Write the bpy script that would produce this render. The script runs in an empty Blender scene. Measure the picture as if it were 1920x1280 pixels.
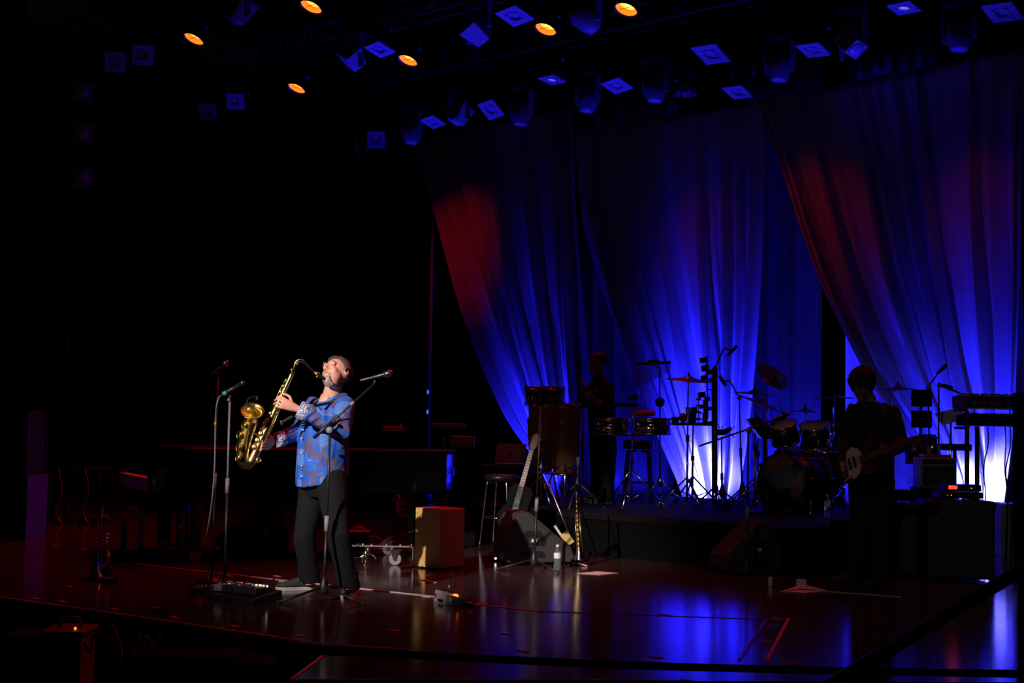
import bpy, bmesh, math, random
from mathutils import Vector as V3, Matrix
random.seed(7)
SC = bpy.context.scene
COL = SC.collection

# ------------------------------------------------------------------ camera, world, exposure
FPX = 2700.0                      # focal length in pixels of the 1920 px wide frame
PITCH = math.atan(150 / FPX); ROLL = 0.017; EYE = 1.27
fw = V3((0, math.cos(PITCH), math.sin(PITCH)))
_u = V3((0, -math.sin(PITCH), math.cos(PITCH)))
ri = V3((1, 0, 0)) * math.cos(ROLL) + _u * math.sin(ROLL)
up = V3((1, 0, 0)) * -math.sin(ROLL) + _u * math.cos(ROLL)
CAM = V3((0, 0, EYE))
cd = bpy.data.cameras.new('camera'); cam = bpy.data.objects.new('camera', cd); COL.objects.link(cam)
cam.matrix_world = Matrix(((ri.x, up.x, -fw.x, 0), (ri.y, up.y, -fw.y, 0), (ri.z, up.z, -fw.z, EYE), (0, 0, 0, 1)))
cd.sensor_width = 36; cd.lens = 36 * FPX / 1920; cd.clip_start = .1; cd.clip_end = 200
SC.camera = cam
SC.view_settings.view_transform = 'Standard'; SC.view_settings.look = 'None'
SC.view_settings.exposure = 0; SC.view_settings.gamma = 1; SC.view_settings.use_curve_mapping = False
wd = bpy.data.worlds.new('world'); SC.world = wd; wd.use_nodes = True
wd.node_tree.nodes['Background'].inputs[0].default_value = (.0006, .0006, .0012, 1)
wd.node_tree.nodes['Background'].inputs[1].default_value = 1

# stage frame: U runs along the stage front, W upstage; the swag curtains hang in the plane w = 0
ANG = math.radians(44); OX, OY = 1.55, 21.0
U = V3((math.cos(ANG), -math.sin(ANG), 0)); W = V3((math.sin(ANG), math.cos(ANG), 0)); Z = V3((0, 0, 1))
def st(u, w, z=0): return V3((OX, OY, 0)) + U * u + W * w + Z * z
def ray(x, y): return fw + ri * ((x - 960) / FPX) + up * ((640 - y) / FPX)
def flo(x, y, z=0):
    d = ray(x, y); return CAM + d * ((z - EYE) / d.z)
def dep(x, y, Y):
    d = ray(x, y); return CAM + d * (Y / d.y)
def onw(x, y, w):                 # point of the vertical plane at stage depth w
    d = ray(x, y); n = W; o = st(0, w); return CAM + d * ((o - CAM).dot(n) / d.dot(n))

def spot(name, loc, target, power, color, size, blend=.5, radius=.1):
    l = bpy.data.lights.new(name, 'SPOT'); l.energy = power; l.color = color; l.spot_size = size; l.spot_blend = blend; l.shadow_soft_size = radius
    o = bpy.data.objects.new(name, l); COL.objects.link(o); o.location = loc
    o.rotation_euler = (V3(target) - V3(loc)).to_track_quat('-Z', 'Y').to_euler(); return o
def area(name, loc, target, power, color, sx, sy):
    l = bpy.data.lights.new(name, 'AREA'); l.energy = power; l.color = color; l.shape = 'RECTANGLE'; l.size = sx; l.size_y = sy
    o = bpy.data.objects.new(name, l); COL.objects.link(o); o.location = loc
    o.rotation_euler = (V3(target) - V3(loc)).to_track_quat('-Z', 'Y').to_euler(); return o
BLUE = (.011, .010, 1); RED = (1, .012, .004)
SAXP = flo(605, 1112)
# follow spot from the back of the hall
fdir = V3((-math.sin(math.radians(25)) * math.cos(math.radians(21)), -math.cos(math.radians(25)) * math.cos(math.radians(21)), math.sin(math.radians(21))))
spot('follow_spot_light', SAXP + V3((0, 0, .9)) + fdir * 24, SAXP + V3((.16, 0, 1.02)), 34000, (1, .86, .80), math.radians(6.9), 1, .09)
# blue uplights at the feet of the three gathered swags
UPL = [(onw(1025, 900, 0) - W * .8, 2100), (onw(1340, 915, 0) - W * .85, 3700), (onw(1858, 930, -.35) - W * .85, 1300), (onw(1765, 930, -.35) - W * .85, 480)]
UPL = [(V3((p.x, p.y, .22)), e) for p, e in UPL]
for p, e in UPL:
    spot('swag_uplight_light', p, p + Z * .8 + W * 1.0, e, BLUE, math.radians(90), 1, .05)
for i, e in ((1, 700), (2, 700)):  # extra whitish spots, added to burn the swag feet out to white
    p = UPL[i][0]; spot('swag_added_core_light', p + Z * .05, p + Z * .42 + W * .9, e, (.5, .5, 1), math.radians(62), 1, .05)
# blue uplights behind the drums, tipped away from the cloth to wash the lighting trusses
RIGL = [st(-2.2, -1.75, .2), st(1.3, -1.75, .2), st(4.8, -1.75, .2)]
for p in RIGL: spot('truss_uplight_light', p, p + Z * 6 - W * 1.3, 1500, BLUE, math.radians(62), 1, .06)
# blue battens at the foot of the backdrop cloths
for px, e in ((1150, 7), (1470, 24), (1625, 12)):
    p = onw(px, 900, .55); area('batten_light', (p.x, p.y, .25), p + Z * 4 + W * .8, e, BLUE, 1.2, .1)
# weak front-of-house wash on the right half of the stage
spot('front_wash_light', SAXP + V3((0, 0, .9)) + fdir * 24 + V3((6, 0, 0)), flo(1620, 1095) + Z * 1.0, 700, (1, .8, .78), math.radians(15), 1, .2)
# red spots of the par cans are made with their fixtures

# ------------------------------------------------------------------ helpers
class MB:
    def __init__(s): s.v = []; s.f = []; s.sm = []
    def add(s, vs, fs, smooth=False):
        b = len(s.v); s.v += [tuple(v) for v in vs]; s.f += [tuple(i + b for i in f) for f in fs]; s.sm += [smooth] * len(fs); return s
    def box(s, c, size, ax=None, taper=1.0):
        c = V3(c); a, b, d = ax or (V3((1, 0, 0)), V3((0, 1, 0)), Z); x, y, z = [q / 2 for q in size]; vs = []
        for k in (-1, 1):
            t = taper if k > 0 else 1
            for i, j in ((-1, -1), (1, -1), (1, 1), (-1, 1)): vs.append(c + a * x * i * t + b * y * j * t + d * z * k)
        return s.add(vs, [(3, 2, 1, 0), (4, 5, 6, 7), (0, 1, 5, 4), (1, 2, 6, 5), (2, 3, 7, 6), (3, 0, 4, 7)])
    def rings(s, rings, cap=True, smooth=True, closed=False):
        n = len(rings[0]); vs = [p for r in rings for p in r]; fs = []
        m = len(rings)
        for i in range(m if closed else m - 1):
            i2 = (i + 1) % m
            for j in range(n): fs.append((i * n + j, i * n + (j + 1) % n, i2 * n + (j + 1) % n, i2 * n + j))
        s.add(vs, fs, smooth)
        if cap and not closed:
            b = len(s.v) - len(vs)
            s.f.append(tuple(b + j for j in reversed(range(n)))); s.f.append(tuple(b + (m - 1) * n + j for j in range(n))); s.sm += [False, False]
        return s
    def tube(s, pts, r, n=8, cap=True, closed=False):
        pts = [V3(p) for p in pts]; m = len(pts); rs = r if isinstance(r, (list, tuple)) else [r] * m
        out = []; ref = None
        for i, p in enumerate(pts):
            if closed: t = pts[(i + 1) % m] - pts[i - 1]
            else: t = pts[min(i + 1, m - 1)] - pts[max(i - 1, 0)]
            t = t.normalized() if t.length > 1e-9 else Z
            if ref is None: ref = t.cross(Z) if abs(t.z) < .95 else t.cross(V3((1, 0, 0)))
            a = (ref - t * ref.dot(t)); a = a.normalized() if a.length > 1e-6 else t.orthogonal().normalized(); ref = a; b = t.cross(a)
            out.append([p + (a * math.cos(2 * math.pi * k / n) + b * math.sin(2 * math.pi * k / n)) * rs[i] for k in range(n)])
        return s.rings(out, cap, True, closed)
    def lathe(s, p, axis, prof, n=20, smooth=True, cap=True):
        p = V3(p); t = V3(axis).normalized(); a = t.orthogonal().normalized(); b = t.cross(a)
        return s.rings([[p + t * h + (a * math.cos(2 * math.pi * k / n) + b * math.sin(2 * math.pi * k / n)) * max(r, 1e-4) for k in range(n)] for r, h in prof], cap, smooth)
    def ell(s, c, rad, ax=None, nu=16, nv=10):
        c = V3(c); a, b, d = ax or (V3((1, 0, 0)), V3((0, 1, 0)), Z); R = []
        for i in range(nv + 1):
            th = math.pi * i / nv; q = max(math.sin(th), .01)
            R.append([c + a * rad[0] * q * math.cos(2 * math.pi * k / nu) + b * rad[1] * q * math.sin(2 * math.pi * k / nu) - d * rad[2] * math.cos(th) for k in range(nu)])
        return s.rings(R)
    def prism(s, poly, o, ax, depth, smooth=False):
        o = V3(o); a, b, d = ax; n = len(poly)
        lo = [o + a * x + b * y for x, y in poly]; hi = [p + d * depth for p in lo]
        return s.add(lo + hi, [tuple(reversed(range(n))), tuple(range(n, 2 * n))] + [(i, (i + 1) % n, n + (i + 1) % n, n + i) for i in range(n)], smooth)
    def loft(s, secs, n=24, e=1.0, cap=True):       # secs: (centre, half-width vector, half-depth vector)
        R = []
        for c, a, b in secs:
            ring = []
            for k in range(n):
                th = 2 * math.pi * k / n; cx, sx = math.cos(th), math.sin(th)
                ring.append(V3(c) + V3(a) * math.copysign(abs(cx) ** e, cx) + V3(b) * math.copysign(abs(sx) ** e, sx))
            R.append(ring)
        return s.rings(R, cap)
    def mesh(s, name):
        me = bpy.data.meshes.new(name); me.from_pydata(s.v, [], s.f); me.polygons.foreach_set('use_smooth', s.sm)
        bm = bmesh.new(); bm.from_mesh(me); bmesh.ops.recalc_face_normals(bm, faces=bm.faces); bm.to_mesh(me); bm.free(); return me
    def build(s, name, m, parent=None, bevel=0):
        return link(name, s.mesh(name), m, parent, bevel)
def link(name, me, m, parent=None, bevel=0):
    o = bpy.data.objects.new(name, me); COL.objects.link(o)
    if m is not None and not me.materials: me.materials.append(m)
    if parent is not None:
        o.parent = parent
        if parent.type == 'EMPTY': o.matrix_parent_inverse = Matrix.Translation(parent.location).inverted() if parent.get('_w') else Matrix()
    if bevel:
        b = o.modifiers.new('bevel', 'BEVEL'); b.width = bevel; b.segments = 2; b.limit_method = 'ANGLE'
    return o
def tag(o, label, cat, group=None, kind=None):
    o['label'] = label; o['category'] = cat
    if group: o['group'] = group
    if kind: o['kind'] = kind
    return o
ORDN = ['nearest the wing end', 'second from the wing end', 'third from the wing end', 'fourth from the wing end', 'fifth from the wing end', 'sixth from the wing end', 'seventh from the wing end']
CNT = {}
def nth(k): CNT[k] = CNT.get(k, -1) + 1; return ORDN[CNT[k]]
EMPTIES = []
def thing(name, label, cat, loc, group=None):         # Empty at the thing's base; its parts are given in world coordinates
    o = bpy.data.objects.new(name, None); COL.objects.link(o); o.location = V3(loc); o['_w'] = 1; o.empty_display_size = .1
    EMPTIES.append(o); return tag(o, label, cat, group)
def struct(o): o['kind'] = 'structure'; return o
def smooth_path(pts, k=6):
    pts = [V3(p) for p in pts]; out = []
    for i in range(len(pts) - 1):
        p0 = pts[max(i - 1, 0)]; p1 = pts[i]; p2 = pts[i + 1]; p3 = pts[min(i + 2, len(pts) - 1)]
        for j in range(k):
            t = j / k; out.append(.5 * ((2 * p1) + (p2 - p0) * t + (2 * p0 - 5 * p1 + 4 * p2 - p3) * t * t + (3 * p1 - p0 - 3 * p2 + p3) * t ** 3))
    out.append(pts[-1]); return out
def lerp(a, b, t): return a + (b - a) * t
def frame(n, hint=None):           # orthonormal axes (a, b, n)
    n = V3(n).normalized(); h = V3(hint) if hint is not None else (Z if abs(n.z) < .9 else V3((1, 0, 0)))
    a = h.cross(n).normalized(); return a, n.cross(a), n
def union(mb, name, m, parent, voxel=.01, smooth=4, factor=.5):
    me = mb.mesh(name + '_src'); o = bpy.data.objects.new(name + '_src', me); COL.objects.link(o)
    r = o.modifiers.new('r', 'REMESH'); r.mode = 'VOXEL'; r.voxel_size = voxel; r.use_smooth_shade = True
    if smooth: q = o.modifiers.new('s', 'SMOOTH'); q.iterations = smooth; q.factor = factor
    dg = bpy.context.evaluated_depsgraph_get(); nm = bpy.data.meshes.new_from_object(o.evaluated_get(dg)); nm.name = name
    bpy.data.objects.remove(o); nm.materials.clear()
    return link(name, nm, m, parent)
def text_mesh(s, size, name, m, parent, origin, ax, extrude=.002):
    c = bpy.data.curves.new(name, 'FONT'); c.body = s; c.size = size; c.extrude = extrude; c.resolution_u = 3
    o = bpy.data.objects.new(name + '_c', c); COL.objects.link(o)
    me = bpy.data.meshes.new_from_object(o.evaluated_get(bpy.context.evaluated_depsgraph_get())); bpy.data.objects.remove(o)
    a, b, d = ax
    for v in me.vertices: q = v.co; v.co = V3(origin) + a * q.x + b * q.y + d * q.z
    me.materials.clear(); return link(name, me, m, parent)

def mat(name, col, rough=.5, metal=0, vary=.15, scale=20, bump=0, emit=None, es=0, spec=.5, trans=0, coat=0, sheen=0):
    m = bpy.data.materials.new(name); m.use_nodes = True; nt = m.node_tree; b = nt.nodes['Principled BSDF']
    b.inputs['Roughness'].default_value = rough; b.inputs['Metallic'].default_value = metal; b.inputs['Specular IOR Level'].default_value = spec
    b.inputs['Transmission Weight'].default_value = trans; b.inputs['Coat Weight'].default_value = coat; b.inputs['Sheen Weight'].default_value = sheen
    tc = nt.nodes.new('ShaderNodeTexCoord'); nz = nt.nodes.new('ShaderNodeTexNoise'); nz.inputs['Scale'].default_value = scale; nz.inputs['Detail'].default_value = 3
    nt.links.new(tc.outputs['Object'], nz.inputs['Vector'])
    mx = nt.nodes.new('ShaderNodeMix'); mx.data_type = 'RGBA'
    mx.inputs[6].default_value = [c * (1 - vary) for c in col] + [1]; mx.inputs[7].default_value = [min(1, c * (1 + vary)) for c in col] + [1]
    nt.links.new(nz.outputs['Fac'], mx.inputs[0]); nt.links.new(mx.outputs[2], b.inputs['Base Color'])
    if bump:
        bp = nt.nodes.new('ShaderNodeBump'); bp.inputs['Strength'].default_value = bump; bp.inputs['Distance'].default_value = .02
        nt.links.new(nz.outputs['Fac'], bp.inputs['Height']); nt.links.new(bp.outputs[0], b.inputs['Normal'])
    if emit: b.inputs['Emission Color'].default_value = (*emit, 1); b.inputs['Emission Strength'].default_value = es
    return m
M = dict(
    black=mat('black_metal', (.018, .018, .02), .4, .2), plastic=mat('black_plastic', (.014, .014, .015), .35), matte=mat('matte_black', (.006, .006, .006), .9, spec=.1),
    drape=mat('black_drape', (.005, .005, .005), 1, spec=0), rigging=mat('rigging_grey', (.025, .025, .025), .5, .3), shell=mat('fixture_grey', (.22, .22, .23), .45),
    plate=mat('fixture_plate', (.5, .5, .5), .5), lens=mat('fixture_lens', (.6, .6, .62), .12, .0, coat=1),
    chrome=mat('chrome', (.8, .8, .82), .14, 1), steel=mat('steel', (.55, .55, .57), .3, 1), gold=mat('sax_gold', (.95, .68, .22), .27, 1, scale=8),
    darkgold=mat('dark_lacquer', (.035, .028, .02), .18, .6), brass=mat('brass', (.75, .5, .18), .25, 1), silver=mat('silver', (.85, .85, .86), .16, 1),
    gloss=mat('piano_black', (.004, .004, .004), .06, coat=1), white=mat('white_plastic', (.8, .8, .8), .4), paper=mat('paper', (.85, .83, .82), .8, spec=.1),
    rubber=mat('rubber', (.02, .02, .02), .7), grey=mat('grey_plastic', (.22, .22, .23), .5), wedge=mat('wedge_paint', (.03, .03, .032), .75, bump=.3, scale=300),
    grille=mat('grille', (.05, .045, .045), .7, bump=.6, scale=260), cloth=mat('grille_cloth', (.05, .05, .055), .9, bump=.5, scale=200),
    oak=mat('cajon_wood', (.55, .33, .13), .5, scale=9), cajonside=mat('cajon_side_wood', (.33, .13, .09), .5, scale=9), conga=mat('conga_wood', (.30, .13, .06), .35, scale=6),
    neckwood=mat('neck_maple', (.13, .05, .02), .4, scale=8), sunburst=mat('guitar_body_dark', (.08, .02, .012), .2, coat=.6), skinhead=mat('drum_skin', (.5, .45, .4), .6),
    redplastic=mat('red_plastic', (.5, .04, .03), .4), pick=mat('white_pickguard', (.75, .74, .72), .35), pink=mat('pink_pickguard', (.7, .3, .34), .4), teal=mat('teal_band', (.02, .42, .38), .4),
    yellow=mat('yellow_band', (.7, .5, .06), .5), blueled=mat('blue_indicator', (.05, .1, .5), .4, emit=(.05, .2, 1), es=1.5), redled=mat('red_indicator', (.4, .02, .02), .4, emit=(1, .03, .02), es=3),
    greenled=mat('green_indicator', (.05, .3, .05), .4, emit=(.1, 1, .1), es=2), whiteled=mat('white_indicator', (.6, .6, .6), .4, emit=(1, .95, .95), es=3), orangeled=mat('orange_indicator', (.4, .1, .02), .4, emit=(1, .16, .02), es=3.5),
    cable=mat('black_cable', (.02, .02, .022), .5), greycable=mat('grey_cable', (.25, .27, .3), .45), redcable=mat('red_cable', (.4, .03, .03), .5), pitwood=mat('pit_wood', (.16, .09, .035), .6, scale=6), tape=mat('tape', (.7, .6, .58), .6), redtape=mat('red_tape', (.6, .12, .12), .6), pinktape=mat('pink_tape', (.8, .3, .5), .6), darktape=mat('dark_tape', (.06, .06, .08), .35),
    laptop=mat('laptop_aluminium', (.5, .5, .52), .4, .3), goldbox=mat('gold_case', (.62, .47, .13), .45), cymbal=mat('cymbal_bronze', (.62, .45, .22), .28, .9, bump=.15, scale=60),
    skin=mat('skin', (.80, .38, .28), .5, vary=.07), skindark=mat('skin_brown', (.25, .12, .08), .5, vary=.1), hair=mat('grey_hair', (.10, .09, .085), .7, bump=1, scale=110, vary=.5), beard=mat('grey_beard', (.42, .37, .35), .8, bump=.8, scale=120, vary=.3), darkhair=mat('dark_hair', (.03, .018, .012), .7, bump=.8, scale=60),
    trouser=mat('black_denim', (.007, .0075, .009), .9, spec=.2, bump=.25, scale=120), shoe=mat('dark_suede', (.035, .038, .042), .8), sole=mat('pale_sole', (.5, .48, .45), .6), darkcloth=mat('dark_clothing', (.012, .012, .014), .9), strap=mat('black_strap', (.008, .008, .008), .6),
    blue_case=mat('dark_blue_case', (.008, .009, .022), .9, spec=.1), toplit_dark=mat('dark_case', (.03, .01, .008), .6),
    rail=mat('rail_paint', (.012, .012, .016), .4),
    glass=mat('bottle_plastic', (.75, .85, .95), .05, trans=.9, vary=0), lip=mat('lip', (.55, .25, .22), .5), toplit=mat('red_light_tint', (.28, .03, .02), .3),  # toplit: a red standing in for red light from above
)
# ------------------------------------------------------------------ stage shell
def floor_material():
    m = mat('stage_floor', (.05, .032, .032), .2, vary=.4, scale=1.5); nt = m.node_tree; b = nt.nodes['Principled BSDF']
    tc = nt.nodes.new('ShaderNodeTexCoord'); mp = nt.nodes.new('ShaderNodeMapping'); mp.inputs['Rotation'].default_value = (0, 0, ANG); mp.inputs['Scale'].default_value = (1.2, 26, 1)
    nz = nt.nodes.new('ShaderNodeTexNoise'); nz.inputs['Scale'].default_value = 2.2; nz.inputs['Detail'].default_value = 5
    nt.links.new(tc.outputs['Object'], mp.inputs[0]); nt.links.new(mp.outputs[0], nz.inputs['Vector'])
    r = nt.nodes.new('ShaderNodeMapRange'); r.inputs[3].default_value = .06; r.inputs[4].default_value = .21
    nt.links.new(nz.outputs['Fac'], r.inputs[0]); nt.links.new(r.outputs[0], b.inputs['Roughness'])
    bp = nt.nodes.new('ShaderNodeBump'); bp.inputs['Strength'].default_value = .12; bp.inputs['Distance'].default_value = .004
    nt.links.new(nz.outputs['Fac'], bp.inputs['Height']); nt.links.new(bp.outputs[0], b.inputs['Normal'])
    return m
M['floor'] = floor_material()
AX = (V3((1, 0, 0)), V3((0, 1, 0)), Z)
edge_px = [(-260, 1090), (0, 1122), (150, 1143), (300, 1165), (450, 1187), (590, 1209), (760, 1220), (950, 1229), (1120, 1237), (1300, 1243), (1600, 1251), (1950, 1256)]
edge = [flo(*p) for p in edge_px]
e0 = edge[0] - U * 6; e1 = edge[-1] + V3((9, 1.5, 0))
edge = [e0] + edge + [e1]
back = [st(16, 3), st(-13, 3)]
poly = [(p.x, p.y) for p in edge] + [(p.x, p.y) for p in back]
struct(MB().prism(poly, (0, 0, -.1), AX, .1).build('floor', M['floor']))
inset = [(p.x + W.x * .14, p.y + W.y * .14) for p in edge]
struct(MB().prism(inset + [(p.x + W.x * .3, p.y + W.y * .3) for p in reversed(edge)], (0, 0, -1.1), AX, .99).build('wall_front', M['pitwood']))
struct(MB().box((1, 4, -1.15), (34, 26, .1)).build('floor_pit', M['matte']))
# pale nosing strip along the stage edge
ns = MB()
for a, b in zip(edge[1:7], edge[2:8]):
    d = (b - a).normalized(); n = V3((-d.y, d.x, 0))
    if n.y < 0: n = -n
    ns.add([a + n * .035 + Z * .002, b + n * .035 + Z * .002, b + n * .047 + Z * .002, a + n * .047 + Z * .002, a + n * .035 + Z * .005, b + n * .035 + Z * .005, b + n * .047 + Z * .005, a + n * .047 + Z * .005], [(0, 1, 2, 3), (7, 6, 5, 4), (0, 4, 5, 1), (1, 5, 6, 2), (2, 6, 7, 3), (3, 7, 4, 0)])
struct(ns.build('trim_1', M['tape']))
# lower apron in front of the stage
apz = -.012
ap_back = [flo(x, y, apz) for x, y in ((606, 1228), (760, 1234), (950, 1244), (1120, 1252), (1300, 1258), (1600, 1265), (1950, 1271))]
ap_front = [flo(x, y, apz) for x, y in ((1950, 1279), (1300, 1276), (545, 1275))]
appoly = [(p.x, p.y) for p in ap_back + ap_front]
struct(MB().prism(appoly, (0, 0, apz - .9), AX, .9).build('floor_apron', M['floor']))
def strip(name, a, b, w, m, z=.001, h=.003):
    a = V3(a); b = V3(b); d = (b - a); l = d.length; d.normalize(); n = V3((-d.y, d.x, 0))
    return MB().box((a + b) / 2 + Z * (z + h / 2), (l, w, h), (d, n, Z)).build(name, m)
tag(strip('edge_tape', flo(606, 1229.5, apz), flo(546, 1274, apz), .02, M['tape']), 'pale tape along the slanting end of the lower apron', 'tape')
tag(strip('edge_tape', flo(560, 1274, apz), flo(1295, 1275.2, apz), .008, M['tape']), 'thin pale tape line along the front of the lower apron', 'tape')
# walls and masking
struct(MB().box(st(1.5, 3.1, 4), (30, .2, 10), (U, W, Z)).build('wall_back', M['drape']))
struct(MB().box(st(-13, -6, 4), (.2, 20, 10), (U, W, Z)).build('wall_left', M['drape']))
struct(MB().box(st(16, -2, 4), (.2, 10, 10), (U, W, Z)).build('wall_right', M['drape']))
struct(MB().box(st(1.5, -5, 9.9), (30, 17, .2), (U, W, Z)).build('ceiling', M['drape']))

# tape lines and spike marks
tag(strip('tape_line', flo(250, 1057), flo(820, 1119), .018, M['tape']), 'long thin pale tape line running past the saxophone player', 'tape')
tag(strip('tape_line', flo(885, 1132), flo(1010, 1146), .016, M['tape']), 'short pale tape line continuing beyond the grey pedal', 'tape')
tag(strip('floor_seam_tape', flo(1010, 1146), flo(1440, 1161.5), .014, M['darktape']), 'dark seam tape crossing the blue reflection', 'tape')
tag(strip('tape_line', flo(1555, 1109), flo(1690, 1119), .012, M['tape']), 'thin pale tape line leading away from the red folded paper', 'tape')
tag(strip('red_tape_strip', flo(1479, 1159), flo(1437, 1240), .022, M['redtape']), 'red tape strip beside the blue reflection on the stage floor', 'tape')
tag(strip('dark_tape_strip', flo(1437, 1162), flo(1386, 1238), .018, M['darktape']), 'dark tape strip across the blue reflection near the red strip', 'tape')
tag(strip('pink_tape_strip', flo(792, 1087), flo(816, 1092), .03, M['pinktape']), 'short pink tape strip in front of the box drum', 'tape')
SPIKE = {(800, 1118.5): 'pale spike mark beside the grey effects pedal', (905, 1131): 'red spike mark beside the round foot switch', (430, 1080): 'red spike mark behind the left microphone stands', (520, 1080): 'pink spike mark behind the player\'s shoe', (530, 1090): 'pale spike mark at the toe of the player\'s shoe', (295, 1140): 'red spike mark between the trumpet and pedalboard', (105, 1023): 'red spike mark beside the flight cases', (155, 1029): 'red spike mark under the open rack frame', (230, 1058): 'red spike mark behind the trumpet mute', (130, 1100): 'red spike mark beside the trumpet stand', (740, 1182): 'red spike mark on the floor in front of the boom stand', (950, 1188): 'red spike mark in front of the grey pedal', (980, 1221): 'red spike mark at the stage edge above the apron'}
for x, y, m_ in ((800, 1118.5, 'tape'), (905, 1131, 'redtape'), (430, 1080, 'redtape'), (520, 1080, 'pinktape'), (530, 1090, 'tape'), (68, 1122, 'tape'), (117, 1128, 'tape'), (215, 1142, 'tape'), (325, 1157, 'tape'), (440, 1174, 'tape'), (562, 1192, 'tape'), (295, 1140, 'redtape'), (1246, 1152, 'redtape'), (1457, 1160, 'redtape'), (1440, 1203, 'redtape'), (950, 1188, 'redtape'), (740, 1182, 'redtape'), (980, 1221, 'redtape'), (1230, 1232, 'redtape'), (105, 1023, 'redtape'), (155, 1029, 'redtape'), (230, 1058, 'redtape'), (130, 1100, 'redtape'), (1485, 1243, 'redtape')):
    c = flo(x, y); o = strip('spike_mark', c - U * .04 , c + U * .04, .025, M[m_])
    lab_ = SPIKE.get((x, y))
    tag(o, lab_ or {'tape': 'small pale spike tape mark close to the stage edge nosing', 'redtape': 'small red spike tape mark on the floor around the tape strips'}[m_], 'tape', None if lab_ else {'tape': 'pale spike marks along the stage edge', 'redtape': 'red spike marks around the tape strips'}[m_])

# drum riser
RU0, RU1, RW0, RW1 = -5.6 + 0, 0, 0, 0
fl = flo(1088, 960, .4); rel = fl - V3((OX, OY, .4)); ru0 = rel.dot(U) - 2.0; rw0 = rel.dot(W)
r = thing('drum_riser', 'low black stage riser carrying the drums and percussion', 'riser', st(ru0 + 2.25, rw0 + 1.7, 0))
RL = 4.5; RD = 3.4
for k in range(3):
    for j in range(2):
        MB().box(st(ru0 + RL / 3 * (k + .5), rw0 + RD / 2 * (j + .5), .37), (RL / 3 - .008, RD / 2 - .008, .06), (U, W, Z)).build('deck_panel', M['matte'], r, .004)
MB().box(st(ru0 + RL / 2, rw0 + .04, .17), (RL - .02, .03, .338), (U, W, Z)).build('skirt', M['drape'], r)
MB().box(st(ru0 + .03, rw0 + RD / 2, .17), (.03, RD - .1, .338), (U, W, Z)).build('skirt', M['drape'], r)
MB().box(st(ru0 + RL - .03, rw0 + RD / 2, .17), (.03, RD - .1, .338), (U, W, Z)).build('skirt', M['drape'], r)
for k in range(4):
    for j in (0.12, RD - .12): MB().box(st(ru0 + .12 + (RL - .24) / 3 * k, rw0 + j, .17), (.06, .06, .338), (U, W, Z)).build('leg', M['black'], r)

# ------------------------------------------------------------------ curtains
def curtain_material():
    m = bpy.data.materials.new('sheer_curtain'); m.use_nodes = True; nt = m.node_tree; out = nt.nodes['Material Output']; b = nt.nodes['Principled BSDF']
    tc = nt.nodes.new('ShaderNodeTexCoord'); nz = nt.nodes.new('ShaderNodeTexNoise'); nz.inputs['Scale'].default_value = 3; nz.inputs['Detail'].default_value = 6
    nt.links.new(tc.outputs['Object'], nz.inputs['Vector'])
    mx = nt.nodes.new('ShaderNodeMix'); mx.data_type = 'RGBA'; mx.inputs[6].default_value = (.5, .5, .5, 1); mx.inputs[7].default_value = (.68, .68, .68, 1)
    nt.links.new(nz.outputs['Fac'], mx.inputs[0]); nt.links.new(mx.outputs[2], b.inputs['Base Color'])
    b.inputs['Roughness'].default_value = .55; b.inputs['Specular IOR Level'].default_value = .35; b.inputs['Sheen Weight'].default_value = .15
    bp = nt.nodes.new('ShaderNodeBump'); bp.inputs['Strength'].default_value = .25; bp.inputs['Distance'].default_value = .03
    nt.links.new(nz.outputs['Fac'], bp.inputs['Height']); nt.links.new(bp.outputs[0], b.inputs['Normal'])
    tr = nt.nodes.new('ShaderNodeBsdfTranslucent'); tr.inputs[0].default_value = (.5, .5, .5, 1)
    ms = nt.nodes.new('ShaderNodeMixShader'); ms.inputs[0].default_value = .1
    nt.links.new(b.outputs[0], ms.inputs[1]); nt.links.new(tr.outputs[0], ms.inputs[2]); nt.links.new(ms.outputs[0], out.inputs[0]); return m
M['curtain'] = curtain_material()
def sample(path, t):
    acc = [0]
    for a, b in zip(path, path[1:]): acc.append(acc[-1] + (b - a).length)
    d = t * acc[-1]
    for i in range(len(path) - 1):
        if d <= acc[i + 1] or i == len(path) - 2: return lerp(path[i], path[i + 1], (d - acc[i]) / max(acc[i + 1] - acc[i], 1e-6))
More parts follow.
